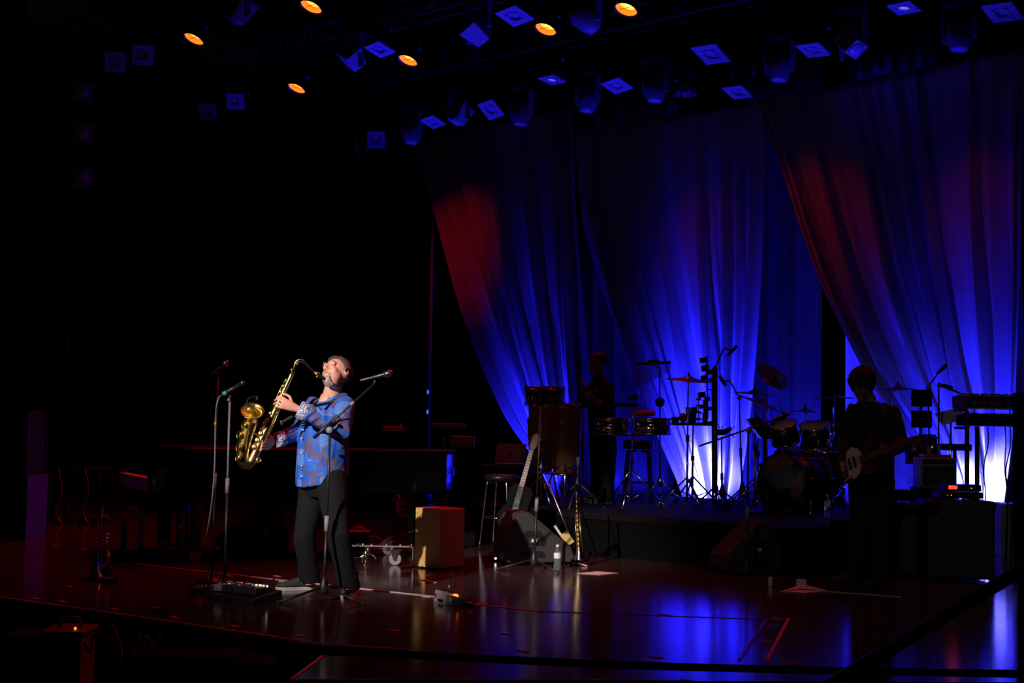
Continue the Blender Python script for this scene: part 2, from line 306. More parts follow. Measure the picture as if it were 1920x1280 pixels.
def swag(name, label, left, right, folds, seed, w0=.0):
    rnd = random.Random(seed); L = smooth_path([onw(x, y, w0) for x, y in left]); R = smooth_path([onw(x, y, w0) for x, y in right])
    NU, NV = 260, 90; vs = []; fs = []
    ph = [rnd.uniform(0, 6.28) for _ in range(8)]
    for j in range(NV + 1):
        v = j / NV; l = sample(L, v); r_ = sample(R, v); wd_ = (r_ - l).length
        amp = .05 + .12 * min(1, v * 1.3) + .02 * v * v
        for i in range(NU + 1):
            u = i / NU; w_ = u + .035 * math.sin(2 * math.pi * u * 2 + ph[0]) + .018 * math.sin(2 * math.pi * u * 5 + ph[1])
            a = math.sin(2 * math.pi * folds * w_ + ph[2] + .7 * math.sin(2.2 * v + ph[6])); b = math.sin(2 * math.pi * folds * 2.37 * w_ + ph[3] + 1.2 * v); c = math.sin(2 * math.pi * folds * .43 * w_ + ph[4] - .9 * v)
            f = amp * (.62 * a + .2 * b + .75 * c) + .02 * math.sin(9 * v + 14 * u + ph[5]) * v
            x = lerp(l, r_, u); sag = -.10 * math.sin(math.pi * u) * (1 - v) * .6 if v > 0 else 0
            vs.append(x + W * f + Z * sag + U * (.35 * amp * b * .5))
            if i < NU and j < NV: q = j * (NU + 1) + i; fs.append((q, q + 1, q + NU + 2, q + NU + 1))
    o = MB().add(vs, fs, True).build(name, M['curtain']); s = o.modifiers.new('thickness', 'SOLIDIFY'); s.thickness = .004
    return tag(o, label, 'curtain')
swag('swag_curtain', 'sheer swag curtain gathered behind the congas, its left hem sweeping down',
     [(778, 262), (800, 330), (845, 480), (880, 590), (925, 700), (975, 795), (1030, 870), (1070, 955)], [(1078, 196), (1081, 330), (1090, 600), (1098, 800), (1101, 950)], 11, 3)
swag('swag_curtain', 'brightest sheer swag curtain gathered to a point behind the percussion rack',
     [(1080, 240), (1090, 400), (1135, 560), (1185, 690), (1235, 800), (1285, 900), (1303, 950)], [(1437, 186), (1434, 400), (1420, 650), (1402, 820), (1378, 950)], 12, 11)
swag('swag_curtain', 'wide sheer swag curtain behind the bass player and keyboards, red-lit folds above',
     [(1418, 190), (1465, 310), (1530, 500), (1580, 610), (1640, 720), (1700, 800), (1760, 890), (1785, 960)], [(1930, 84), (1918, 300), (1915, 600), (1908, 800), (1886, 960)], 15, 23, -.35)
swag('swag_curtain', 'far sheer swag curtain at the stage end beyond the keyboards',
     [(1925, 90), (1935, 300), (1985, 480), (2060, 640), (2150, 800), (2200, 960)], [(2420, 0), (2400, 400), (2380, 700), (2330, 980)], 12, 31)
M['cloth_back'] = mat('backdrop_cloth', (.4, .4, .4), .9, spec=.05, vary=.2, scale=4)
def backdrop(px0, px1, label, seed):
    a = onw(px0, 900, 1.0); b = onw(px1, 900, 1.0); rnd = random.Random(seed); ph = rnd.uniform(0, 6); n = 90; vs = []; fs = []
    for i in range(n + 1):
        t = i / n; p = lerp(a, b, t); L_ = (b - a).length * t
        off = .035 * math.sin(L_ * 13 + ph) + .02 * math.sin(L_ * 29 + 2 * ph)
        for k in range(13): vs.append(V3((p.x, p.y, .05 + k * .54)) + W * off * (1 + .1 * math.sin(k)))
        if i < n:
            for k in range(12): q = i * 13 + k; fs.append((q, q + 13, q + 14, q + 1))
    o = MB().add(vs, fs, True).build('backdrop_cloth', M['cloth_back']); s = o.modifiers.new('t', 'SOLIDIFY'); s.thickness = .004
    tag(o, label, 'curtain')
backdrop(1082, 1262, 'flat pleated backdrop cloth seen behind the percussionist', 1)
backdrop(1395, 1541, 'flat blue backdrop cloth hanging behind the drum kit', 2)
backdrop(1582, 1760, 'flat blue backdrop cloth partly hidden behind the wide swag', 3)
BLK = M['cloth_back']; M['cloth_back'] = M['drape']  # shade put into the cloth: this panel is coloured black to stay unlit
backdrop(812, 1030, 'backdrop cloth coloured black as if unlit, beside the left swag and thin pipe', 4)
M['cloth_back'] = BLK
# black leg drapes of the wings
def leg_drape(u0, u1, w, label):
    n = 60; vs = []; fs = []
    for i in range(n + 1):
        u = lerp(u0, u1, i / n); off = .06 * math.sin(u * 19)
        vs += [st(u, w + off, .02), st(u, w + off, 8.6)]
        if i < n: fs.append((2 * i, 2 * i + 2, 2 * i + 3, 2 * i + 1))
    o = MB().add(vs, fs, True).build('leg_drape', M['drape']); o.modifiers.new('t', 'SOLIDIFY').thickness = .01; tag(o, label, 'curtain')
leg_drape(-8.4, -5.4, -.4, 'black leg drape hanging beside the left swag curtain')
leg_drape(-9.3, -6.4, -3.0, 'black leg drape in the wing under the middle truss')
leg_drape(-10.2, -7.3, -5.6, 'black leg drape in the wing under the front truss')

# LED bars that light the cloths
for (p, e), lab_ in zip(UPL, ('behind the congas', 'behind the percussion table', 'behind the keyboards', 'beside the hand drums')):
    t = thing('uplight', 'small black floor uplight at the foot of a swag ' + lab_, 'stage light', (p.x, p.y, 0), 'floor uplights under the swags')
    ax = frame(Z * .8 + W * 1.0)
    MB().box((p.x, p.y, .02), (.24, .2, .04), (U, W, Z)).build('base', M['black'], t, .005)
    for s_ in (-1, 1): MB().box(p + U * .13 * s_ - Z * .1, (.012, .05, .22), (U, W, Z)).build('yoke_arm', M['black'], t)
    MB().lathe(p - ax[2] * .16, ax[2], [(.05, 0), (.1, .03), (.115, .1), (.115, .14)], 20).build('can', M['black'], t)
    MB().lathe(p - ax[2] * .021, ax[2], [(.1, 0), (.1, .005), (.0, .006)], 20).build('lens', M['lens'], t)
for p in RIGL:
    t = thing('uplight', 'small black uplight behind the riser aimed at the trusses, ' + nth('rigup'), 'stage light', (p.x, p.y, 0), 'floor uplights aimed at the trusses')
    MB().box((p.x, p.y, .02), (.24, .2, .04), (U, W, Z)).build('base', M['black'], t, .005); MB().lathe(p - Z * .16, Z, [(.05, 0), (.1, .03), (.115, .1), (.115, .14)], 20).build('can', M['black'], t); MB().lathe(p - Z * .021, Z, [(.1, 0), (.1, .005), (.0, .006)], 20).build('lens', M['lens'], t)
for px in (1150, 1470, 1625):
    p = onw(px, 900, .55); p.z = 0
    t = thing('led_batten', 'low black LED batten on the floor behind the swags, ' + nth('bat'), 'stage light', p, 'battens lighting the backdrop')
    MB().box(p + Z * .08, (1.2, .12, .1), (U, W, Z)).build('housing', M['black'], t, .005)
    for s_ in (-.5, .5): MB().box(p + U * s_ + Z * .015, (.05, .2, .03), (U, W, Z)).build('foot', M['black'], t)
    MB().box(p + Z * .134, (1.14, .07, .006), (U, W, Z)).build('lens_strip', M['lens'], t)

# ------------------------------------------------------------------ trusses and stage lights
def truss(w, u0, u1, z, label):
    t = thing('lighting_truss', label, 'truss', st((u0 + u1) / 2, w, z))
    for dw, dz in ((-.15, 0), (.15, 0), (0, .32)): MB().tube([st(u0, w + dw, z + dz), st(u1, w + dw, z + dz)], .025, 8).build('chord', M['rigging'], t)
    n = int((u1 - u0) / .55)
    for i in range(n):
        ua = u0 + (u1 - u0) * i / n; ub = u0 + (u1 - u0) * (i + 1) / n; um = (ua + ub) / 2
        for s_ in (-.15, .15): MB().tube([st(ua, w + s_, z), st(um, w, z + .32), st(ub, w + s_, z)], .011, 5).build('brace', M['rigging'], t)
    for i in range(3):
        uu = u0 + (u1 - u0) * (i + .5) / 3; MB().tube([st(uu, w, z + .32), st(uu, w, 8.9)], .008, 5).build('hoist_cable', M['rigging'], t)
    return t
TZ = 6.62
truss(-1.2, -5.4, 9.2, TZ, 'rear lighting truss hung close above the swag curtains')
truss(-3.45, -6.6, 7.5, TZ, 'middle lighting truss carrying a row of orange lamps')
truss(-5.95, -7.6, 6, TZ, 'front lighting truss over the stage edge')
struct(MB().box(st(1.2, -.75, 7.25), (15, .04, 1.1), (U, W, Z)).build('trim_2', M['drape']))
ROWN = {-1.2: 'rear', -3.45: 'middle', -5.95: 'front'}
def clamp(t, p):                     # pipe clamp on the chord straight above a fixture
    MB().tube([p, V3((p.x, p.y, TZ - .03))], .014, 6).build('drop_pipe', M['rigging'], t) if TZ - p.z > .12 else None
    MB().box((p.x, p.y, TZ - .02), (.07, .1, .09), (U, W, Z)).build('clamp', M['rigging'], t)
def yoke(t, top, c, half, ax):       # U bracket from top round the head at c
    pts = [c + ax * half, c + ax * half + (top - c).normalized() * (top - c).length * .85, top, c - ax * half + (top - c).normalized() * (top - c).length * .85, c - ax * half]
    MB().tube([pts[0], pts[1], lerp(pts[1], pts[2], .8) + Z * .0, lerp(pts[3], pts[2], .8), pts[3], pts[4]], .014, 6).build('yoke', M['rigging'], t)
    for s_ in (1, -1): MB().lathe(c + ax * (half - .01) * s_, ax * s_, [(.03, 0), (.03, .03), (.015, .035)], 10).build('tilt_knob', M['shell'], t)
DN = V3((0, 0, -1))
def par(px, py, w, at=None):
    c = at or onw(px, py, w); n = (DN * .9 - W * .44).normalized(); t = thing('par_can', 'glowing orange par can on the ' + ROWN[w] + ' truss, ' + nth('par%s' % w), 'stage light', c, 'orange lamps on the ' + ROWN[w] + ' truss')
    a = frame(n); b = c - n * .02
    MB().lathe(b - n * .34, n, [(.02, 0), (.085, .01), (.1, .14), (.138, .2), (.143, .34), (.148, .355), (.136, .355), (.13, .22)], 24, cap=False).build('can', M['black'], t)
    MB().lathe(b - n * .12, n, [(.11, .03), (.132, .1)], 24, cap=False).build('reflector_rim', M['par_glow'], t)
    MB().lathe(b - n * .12, n, [(.02, -.01), (.08, .005), (.11, .03)], 24, cap=False).build('reflector', M['par_core'], t)
    MB().lathe(b - n * .06, n, [(.13, 0), (.13, .004), (.0, .005)], 24).build('lens', M['par_lens'], t)
    MB().ell(b - n * .095 + W * .045, (.075, .05, .03), a).build('lamp_bulb', M['par_bulb'], t)
    MB().tube([b - n * .03 + a[0] * .12, b - n * .03 - a[0] * .12], .004, 5).build('lens_bar', M['black'], t)
    yoke(t, c - n * .15 + Z * .32, c - n * .2, .14, U); clamp(t, c - n * .15 + Z * .32)
    spot('par_light', c + n * .05, c + n * 6, 120 if w > -5 else 240, RED, math.radians(66), .8, .1)
def lensmat(name, cols, s):
    m = mat(name, (.2, .08, .02), .4, emit=cols, es=s); return m
M['par_glow'] = lensmat('par_glow', (1, .13, .012), 2.2)
M['par_core'] = lensmat('par_core', (1, .3, .06), 5)
M['par_bulb'] = lensmat('par_bulb', (1, .5, .16), 9)
lm = bpy.data.materials.new('par_lens'); lm.use_nodes = True; lm.node_tree.nodes.remove(lm.node_tree.nodes['Principled BSDF'])
_t = lm.node_tree.nodes.new('ShaderNodeBsdfTransparent'); _e = lm.node_tree.nodes.new('ShaderNodeEmission'); _e.inputs[0].default_value = (1, .1, .01, 1); _e.inputs[1].default_value = .3; _a = lm.node_tree.nodes.new('ShaderNodeAddShader')
_t.inputs[0].default_value = (1, .75, .5, 1)
lm.node_tree.links.new(_t.outputs[0], _a.inputs[0]); lm.node_tree.links.new(_e.outputs[0], _a.inputs[1]); lm.node_tree.links.new(_a.outputs[0], lm.node_tree.nodes['Material Output'].inputs[0]); M['par_lens'] = lm
for px, py in ((555, 168), (764, 116), (1022, 58), (1173, 21)): par(px, py, -3.45)
for px, py in ((362, 76), (582, 16)): par(px, py, -5.95)
q = st(7.0, -3.45, 6.0); par(0, 0, -3.45, at=q)
for uu in (1.9, 3.9, 5.6): q = st(uu, -5.95, 6.0); par(0, 0, -5.95, at=q)
M['lens_lit'] = mat('lit_blue_lens', (.4, .4, .5), .2, emit=(.16, .12, 1), es=1.1)
def scroller(px, py, w, n, size=.3, lit=False, extra=''):
    c = onw(px, py, w); n = n.normalized()
    kind = 'open white-blue glowing' if lit else 'dark'
    t = thing('scroller_light', ('spotlight with a glowing square lens' if lit else 'spotlight with a square colour-scroller plate') + extra + ' on the ' + ROWN[w] + ' truss' + ('' if extra else ', ' + nth('scr%s%s' % (w, lit))), 'stage light', c, ('glowing square lights on the ' if lit else 'square plate lights on the ') + ROWN[w] + ' truss' + extra)
    a = frame(n, W if abs(n.z) > .7 else None); h = size / 2
    pl = MB()
    for i, j, sx, sy in ((0, -1, 2 * h, h * .5), (0, 1, 2 * h, h * .5), (-1, 0, h * .5, h), (1, 0, h * .5, h)): pl.box(c + a[0] * (h * .75) * i + a[1] * (h * .75) * j, (sx, sy, .03), a)
    pl.build('scroller_plate', M['plate'], t, .004)
    MB().lathe(c - n * .012, n, [(h * .5, 0), (h * .56, .03), (h * .46, .035), (h * .46, 0)], 24, cap=False).build('aperture_ring', M['plate'], t)
    MB().lathe(c - n * .014, n, [(h * .74, 0), (h * .7, .004), (.0, .01)], 24).build('lens', M['lens_lit'] if lit else M['lens'], t)
    MB().box(c - n * .07, (size * .96, size * .96, .09), a).build('scroller_housing', M['black'], t, .006)
    MB().lathe(c - n * .36, n, [(.03, 0), (.075, .02), (.085, .1), (.1, .18), (.11, .27)], 18).build('barrel', M['black'], t)
    top = c - n * .25 + Z * .28
    if top.z > TZ - .05: top.z = TZ - .05
    yoke(t, top, c - n * .28, .15, a[0]); clamp(t, top)
def dome(px, py, w, n=None, red=None):
    c = onw(px, py, w); n = (n or (DN - W * .15)).normalized()
    t = thing('moving_head', 'moving-head light with a rounded head on the ' + ROWN[w] + ' truss, ' + nth('dome%s' % w), 'stage light', c, 'round moving heads on the ' + ROWN[w] + ' truss')
    top = V3((c.x, c.y, c.z + .34)); a = frame(n, W)
    MB().box(top + Z * .07, (.36, .26, .12), (U, W, Z)).build('base', M['black'], t, .012)
    for s_ in (-1, 1):
        MB().prism([(-.045, 0), (.045, 0), (.06, -(top.z - c.z) * .7), (.04, -(top.z - c.z) - .05), (-.04, -(top.z - c.z) - .05), (-.06, -(top.z - c.z) * .7)], top + U * (.17 if s_ > 0 else -.2), (W, Z, U), .03).build('yoke_arm', M['shell'], t, .008)
    MB().lathe(c - n * .2, n, [(.06, -.03), (.11, 0), (.145, .08), (.15, .2), (.14, .28), (.105, .35), (.1, .36)], 24).build('head', M['shell'], t)
    MB().lathe(c + n * .155, n, [(.098, 0), (.07, .016), (.0, .022)], 20).build('lens', M['lens'], t)
    clamp(t, top + Z * .13)
    if red: spot('red_wash_light', c + n * .2, red[0], red[1], RED, red[2], 1, .08)
def boxhead(px, py, w, n=None, red=None):
    c = onw(px, py, w); n = (n or (DN - W * .45 - U * .2)).normalized()
    t = thing('wash_light', 'boxy-headed moving wash light on the ' + ROWN[w] + ' truss, ' + nth('box%s' % w), 'stage light', c, 'boxy wash lights on the ' + ROWN[w] + ' truss')
    a = frame(n, W); top = V3((c.x, c.y, c.z + .34))
    MB().box(top + Z * .07, (.34, .26, .12), (U, W, Z)).build('base', M['black'], t, .012)
    for s_ in (-1, 1): MB().box((top + c) / 2 + a[0] * .2 * s_, (.03, .09, (top - c).length + .1), (U, W, Z)).build('yoke_arm', M['shell'], t, .008)
    MB().box(c - n * .02, (.3, .28, .3), a, .72).build('head', M['plate'], t, .012)
    for k in range(4): MB().box(c - n * .02 + a[1] * (.105) + n * (-.1 + .055 * k), (.2, .02, .02), a).build('cooling_fin', M['black'], t)
    MB().lathe(c + n * .131, n, [(.095, 0), (.08, .012), (0, .02)], 20).build('lens', M['lens'], t)
    clamp(t, top + Z * .13)
    if red: spot('red_wash_light', c + n * .2, red[0], red[1], RED, red[2], 1, .08)
R_ = -1.2
TOC = lambda px, py, w: (CAM - onw(px, py, w)).normalized()
scroller(705, 262, R_, TOC(705, 262, R_) + U * -.1 + DN * .2, .28, extra=' tipped forward at the end')
scroller(668, 278, R_, TOC(705, 262, R_) + U * -1.2, .26, extra=' turned sideways at the end')
for px, py, s_, q in ((812, 228, .3, .35), (921, 205, .32, .8), (1157, 160, .33, .3), (1333, 101, .4, .42), (1383, 172, .3, .35), (1525, 93, .32, .3), (1880, 22, .36, .35)):
    scroller(px, py, R_, DN - W * q + U * (.12 if px < 1300 else -.05), s_)
for px, py in ((1035, 149), (1695, 14)): scroller(px, py, R_, DN - W * .18, .3, True)
for px, py in ((773, 250), (978, 214), (1102, 188), (1230, 168), (1462, 128), (1800, 68)): dome(px, py, R_)
boxhead(860, 216, R_); boxhead(1600, 82, R_, DN * .8 + U * .6 - W * .4)
# a par with open barn doors
c = onw(1285, 160, R_); t = thing('barn_door_par', 'open-ended par can with six-sided barn doors on the rear truss', 'stage light', c)
MB().lathe(c + Z * .25, DN, [(.05, 0), (.09, .04), (.1, .3)], 18).build('can', M['black'], t)
for k in range(6):
    th = k * math.pi / 3; d_ = U * math.cos(th) + W * math.sin(th); q = U * -math.sin(th) + W * math.cos(th)
    MB().box(c + d_ * .125 - Z * .09, (.12, .008, .09), (q, (d_ + Z * .5).normalized(), (DN + d_ * .5).normalized())).build('barn_door', M['shell'], t)
yoke(t, c + Z * .5, c + Z * .1, .13, U); clamp(t, c + Z * .5)
R_ = -3.45
for px, py, s_ in ((712, 92, .32), (965, 29, .36)): scroller(px, py, R_, DN - W * .3 + U * .1, s_)
for px, py, q in ((441, 190, ' glinting'), (389, 208, ' unlit')): scroller(px, py, R_, TOC(px, py, R_) + DN * .35 - U * .3, .27, extra=q + ' at the wing end')
for px, py, tx, ty, e, an in ((662, 110, 862, 480, 60, 32), (897, 60, 1330, 470, 12, 26)):
    boxhead(px, py, R_, onw(tx, ty, 0) - onw(px, py, R_), (onw(tx, ty, 0), e, math.radians(an)))
for px, py, tx, ty, e, an in ((1100, 36, 1585, 480, 32, 32), (1480, -75, 1880, 470, 14, 28)):
    dome(px, py, R_, onw(tx, ty, 0) - onw(px, py, R_), (onw(tx, ty, 0), e, math.radians(an)))
R_ = -5.95
for px, py, q in ((268, 103, ' nearer the orange lamp'), (216, 116, ' second from the orange lamp')): scroller(px, py, R_, TOC(px, py, R_) + DN * .3, .28, extra=q)
boxhead(447, 22, R_); 
# vertical boom with three spots at the wing
bp_ = onw(140, 200, -5.95); bt = thing('boom_pipe', 'vertical boom pipe in the wing carrying three spotlights', 'pipe', (bp_.x, bp_.y, 0))
MB().tube([(bp_.x, bp_.y, .02), (bp_.x, bp_.y, TZ)], .025, 10).build('pipe', M['rigging'], bt); MB().lathe((bp_.x, bp_.y, 0), Z, [(.3, 0), (.3, .02), (.05, .04)], 24).build('base', M['black'], bt)
for py, q in ((172, 'top'), (250, 'middle'), (332, 'lowest')):
    c = onw(156, py, -6.2); n = (TOC(156, py, -6.2) + DN * .15).normalized(); a = frame(n)
    t = thing('boom_spot', 'square-fronted spotlight, %s of three on the wing boom' % q, 'stage light', c)
    MB().box(c, (.26, .26, .03), a).build('front_plate', M['shell'], t, .006); MB().lathe(c + n * .016, n, [(.085, 0), (.075, .012), (0, .02)], 20).build('lens', M['lens'], t)
    MB().lathe(c - n * .4, n, [(.05, 0), (.08, .05), (.1, .38)], 16).build('barrel', M['black'], t)
    MB().tube([c - n * .25, V3((bp_.x, bp_.y, c.z))], .018, 6).build('side_arm', M['rigging'], t)
# thin pipe beside the left swag
p = onw(802, 880, .3); t = thing('stand_pipe', 'thin vertical pipe standing at the edge of the left swag', 'pipe', (p.x, p.y, 0))
MB().tube([(p.x, p.y, .02), (p.x, p.y, 5.2)], .03, 10).build('pipe', M['plate'], t); MB().lathe((p.x, p.y, 0), Z, [(.25, 0), (.25, .02), (.04, .05)], 20).build('base', M['black'], t)
for py in (735, 772): q = onw(804, py, .3); MB().box((p.x - W.x * .035, p.y - W.y * .035, q.z), (.02, .01, .06), (U, W, Z)).build('indicator_light', M['blueled'], t)
# ------------------------------------------------------------------ saxophone player
def X(px, py, Y): return dep(px, py, Y)
def shirt_material():
    m = mat('patchwork_shirt', (.02, .12, .62), .7, vary=.2, scale=30); nt = m.node_tree; b = nt.nodes['Principled BSDF']
    tc = nt.nodes.new('ShaderNodeTexCoord'); mp = nt.nodes.new('ShaderNodeMapping'); mp.inputs['Rotation'].default_value = (0, 0, .72); mp.inputs['Scale'].default_value = (22, 22, 22)
    nt.links.new(tc.outputs['Object'], mp.inputs[0])
    def blocks(scale):
        vo = nt.nodes.new('ShaderNodeTexVoronoi'); vo.distance = 'CHEBYCHEV'; vo.inputs['Scale'].default_value = scale; vo.inputs['Randomness'].default_value = .55
        nt.links.new(mp.outputs[0], vo.inputs['Vector']); sp = nt.nodes.new('ShaderNodeSeparateColor'); nt.links.new(vo.outputs['Color'], sp.inputs[0]); return sp
    a = blocks(1.0); c = blocks(.42)
    cr = nt.nodes.new('ShaderNodeValToRGB'); cr.color_ramp.interpolation = 'CONSTANT'; e = cr.color_ramp.elements
    e[0].position = 0; e[0].color = (.009, .085, .46, 1); e[1].position = .34; e[1].color = (.014, .125, .58, 1)
    for pos, col in ((.56, (.095, .075, .17, 1)), (.72, (.035, .15, .62, 1)), (.82, (.07, .07, .2, 1)), (.9, (.02, .1, .55, 1))):
        q = e.new(pos); q.color = col
    nt.links.new(a.outputs[0], cr.inputs[0])
    # pale patches low on the front and along the placket
    cr2 = nt.nodes.new('ShaderNodeValToRGB'); cr2.color_ramp.interpolation = 'CONSTANT'; cr2.color_ramp.elements[0].color = (0, 0, 0, 1); cr2.color_ramp.elements[1].position = .80; cr2.color_ramp.elements[1].color = (.75, .75, .75, 1)
    nt.links.new(c.outputs[1], cr2.inputs[0])
    mx = nt.nodes.new('ShaderNodeMix'); mx.data_type = 'RGBA'; mx.inputs[7].default_value = (.1, .24, .68, 1)
    nt.links.new(cr2.outputs[0], mx.inputs[0]); nt.links.new(cr.outputs[0], mx.inputs[6])
    nt.links.new(mx.outputs[2], b.inputs['Base Color'])
    nz = nt.nodes.new('ShaderNodeTexNoise'); nz.inputs['Scale'].default_value = 9; nz.inputs['Detail'].default_value = 2; nt.links.new(tc.outputs['Object'], nz.inputs['Vector'])
    bp = nt.nodes.new('ShaderNodeBump'); bp.inputs['Strength'].default_value = .55; bp.inputs['Distance'].default_value = .05
    nt.links.new(nz.outputs['Fac'], bp.inputs['Height']); nt.links.new(bp.outputs[0], b.inputs['Normal']); return m
M['shirt'] = shirt_material()
def floral():
    m = mat('floral_cuff', (.8, .8, .85), .7); nt = m.node_tree; b = nt.nodes['Principled BSDF']; tc = nt.nodes.new('ShaderNodeTexCoord')
    vo = nt.nodes.new('ShaderNodeTexVoronoi'); vo.feature = 'DISTANCE_TO_EDGE'; vo.inputs['Scale'].default_value = 70; nt.links.new(tc.outputs['Object'], vo.inputs['Vector'])
    cr = nt.nodes.new('ShaderNodeValToRGB'); cr.color_ramp.elements[0].position = .1; cr.color_ramp.elements[0].color = (.1, .12, .3, 1); cr.color_ramp.elements[1].position = .2; cr.color_ramp.elements[1].color = (.8, .8, .86, 1)
    nt.links.new(vo.outputs[0], cr.inputs[0]); nt.links.new(cr.outputs[0], b.inputs['Base Color']); return m
M['floral'] = floral(); M['brow'] = mat('brow', (.34, .2, .15), .8)

def head_parts(mb, c, f, upv, s=1.0, ears=True):
    """head built round its centre c; f = facing direction, upv = up of the head"""
    f = f.normalized(); l = upv.cross(f).normalized(); u = f.cross(l)
    def q(x, y, z): return c + (f * x + l * y + u * z) * s
    ax = (f, l, u)
    mb.ell(q(-.018, 0, .032), (.098 * s, .077 * s, .086 * s), ax, 20, 14)
    mb.ell(q(.028, 0, -.03), (.066 * s, .061 * s, .078 * s), ax, 20, 14)
    mb.ell(q(.03, 0, -.078), (.056 * s, .05 * s, .04 * s), ax)
    mb.ell(q(.074, 0, -.098), (.026 * s, .03 * s, .022 * s), ax)
    mb.tube([q(.082, 0, .022), q(.1, 0, 0), q(.114, 0, -.018), q(.108, 0, -.03)], [.008 * s, .011 * s, .0145 * s, .01 * s], 8)
    for y in (-1, 1):
        mb.ell(q(.1, .013 * y, -.024), (.012 * s, .008 * s, .008 * s), ax, 8, 6)
        mb.ell(q(.074, .031 * y, .01), (.016 * s, .017 * s, .012 * s), ax, 10, 8)
        mb.tube([q(.088, .012 * y, .03), q(.086, .034 * y, .034), q(.072, .052 * y, .026)], [.008 * s, .009 * s, .006 * s], 6)
        mb.ell(q(.058, .042 * y, -.025), (.026 * s, .02 * s, .022 * s), ax, 10, 8)
        if ears:
            mb.tube([q(-.012, .079 * y, -.032), q(-.006, .083 * y, -.02), q(-.018, .09 * y, .008), q(-.03, .088 * y, .004), q(-.028, .084 * y, -.022), q(-.014, .079 * y, -.038)], [.007 * s, .006 * s, .007 * s, .007 * s, .006 * s, .007 * s], 6)
            mb.ell(q(-.017, .08 * y, -.012), (.012 * s, .006 * s, .024 * s), ax, 8, 6)
    mb.tube([q(.088, -.022, -.06), q(.098, 0, -.056), q(.088, .022, -.06)], [.005 * s, .0085 * s, .005 * s], 6)
    mb.tube([q(.086, -.02, -.068), q(.096, 0, -.07), q(.086, .02, -.068)], [.005 * s, .0085 * s, .005 * s], 6)
    return q
def shell(q, s, keep, scale, centre, rad, rough, seed, nu=56, nv=40):
    """hair or beard: the kept part of a swollen ellipsoid, lumpy, given its own thickness"""
    rnd = random.Random(seed); vs = []; ok = {}; fs = []
    for i in range(nv + 1):
        th = math.pi * i / nv
        for k in range(nu):
            ph = 2 * math.pi * k / nu; x = centre[0] + rad[0] * scale * math.sin(th) * math.cos(ph); y = centre[1] + rad[1] * scale * math.sin(th) * math.sin(ph); z = centre[2] - rad[2] * scale * math.cos(th)
            ok[(i, k)] = keep(x, y, z); j = 1 + rnd.uniform(-rough, rough) + rough * .8 * math.sin(ph * 9 + th * 7)
            vs.append(q(centre[0] + (x - centre[0]) * j, centre[1] + (y - centre[1]) * j, centre[2] + (z - centre[2]) * j))
    for i in range(nv):
        for k in range(nu):
            k2 = (k + 1) % nu
            if all(ok[p] for p in ((i, k), (i, k2), (i + 1, k2), (i + 1, k))): fs.append((i * nu + k, i * nu + k2, (i + 1) * nu + k2, (i + 1) * nu + k))
    return MB().add(vs, fs, True)
def finger(mb, pts, r0, r1): 
    n = len(pts); mb.tube(pts, [lerp(r0, r1, i / (n - 1)) for i in range(n)], 8); mb.ell(pts[-1], (r1, r1, r1), None, 8, 6)
def shoe(mb, sole, heel, toe, w=.05, h=.075):
    heel = V3(heel); toe = V3(toe); d = (toe - heel); L = d.length; d.normalize(); s = V3((-d.y, d.x, 0)); secs = []; ssec = []
    for t, ww, hh in ((0, .55, .9), (.08, .8, 1.05), (.25, .85, 1.05), (.45, .9, .95), (.62, 1.02, .72), (.8, 1.0, .55), (.93, .75, .42), (1, .35, .28)):
        c = heel + d * L * t; secs.append((c + Z * (.02 + h * hh / 2), s * w * ww, Z * h * hh / 2))
    mb.loft(secs, 16, .8)
    pts = [(-.01, -.55), (.1, -.85), (.3, -.85), (.6, -1.04), (.8, -1.02), (.95, -.75), (1.02, 0), (.95, .75), (.8, 1.02), (.6, 1.04), (.3, .85), (.1, .85), (-.01, .55)]
    sole.prism([(L * a, w * b) for a, b in pts], heel + Z * .001, (d, s, Z), .024)

SB = 10.5
sxf = V3((-math.cos(math.radians(38)), -math.sin(math.radians(38)), 0)); sxl = Z.cross(sxf)
sax_man = thing('person', 'person in a blue patchwork shirt leaning back and playing a tenor saxophone', 'person', flo(605, 1112))
hipc = X(606, 893, SB); kneeR = X(571, 1003, 10.55); ankR = X(581, 1083, 10.66); kneeL = X(634, 1003, 10.22); ankL = X(653, 1092, 10.33)
hipR = hipc - sxl * .095; hipL = hipc + sxl * .1
chest = X(612, 790, SB); neckb = X(622, 748, SB - .01); shL = X(646, 762, SB - .16); shR = X(590, 760, SB + .15)
elL = X(640, 803, 10.16); wrL = X(561, 767, 10.12); elR = X(562, 808, 10.56); wrR = X(518, 826, 10.36)
headc = X(630, 700, SB - .06)
hz = math.radians(50); hp = math.radians(27); hh_ = V3((-math.cos(hz), -math.sin(hz), 0)); hfwd = hh_ * math.cos(hp) + Z * math.sin(hp); hup = Z * math.cos(hp) - hh_ * math.sin(hp); hup = hup * math.cos(.3) + hup.cross(hfwd) * -math.sin(.3)
b = MB()
b.loft([(hipc - Z * .06, sxl * .15, sxf * .11), (hipc + Z * .05, sxl * .16, sxf * .13), (lerp(hipc, chest, .5), sxl * .15, sxf * .13), (chest, sxl * .17, sxf * .12), (chest + Z * .1, sxl * .17, sxf * .09), (neckb, sxl * .08, sxf * .06)])
b.tube([neckb - Z * .06 + sxf * .0, neckb + Z * .03, lerp(neckb, headc, .62), headc - hup * .05 - hfwd * .015], [.078, .067, .062, .066], 16)
q = head_parts(b, headc, hfwd, hup, 1.06)
for h_, k_, a_ in ((hipR, kneeR, ankR), (hipL, kneeL, ankL)):
    b.tube([h_, lerp(h_, k_, .5), k_, lerp(k_, a_, .4), a_, a_ - Z * .05], [.08, .07, .05, .05, .035, .035], 12)
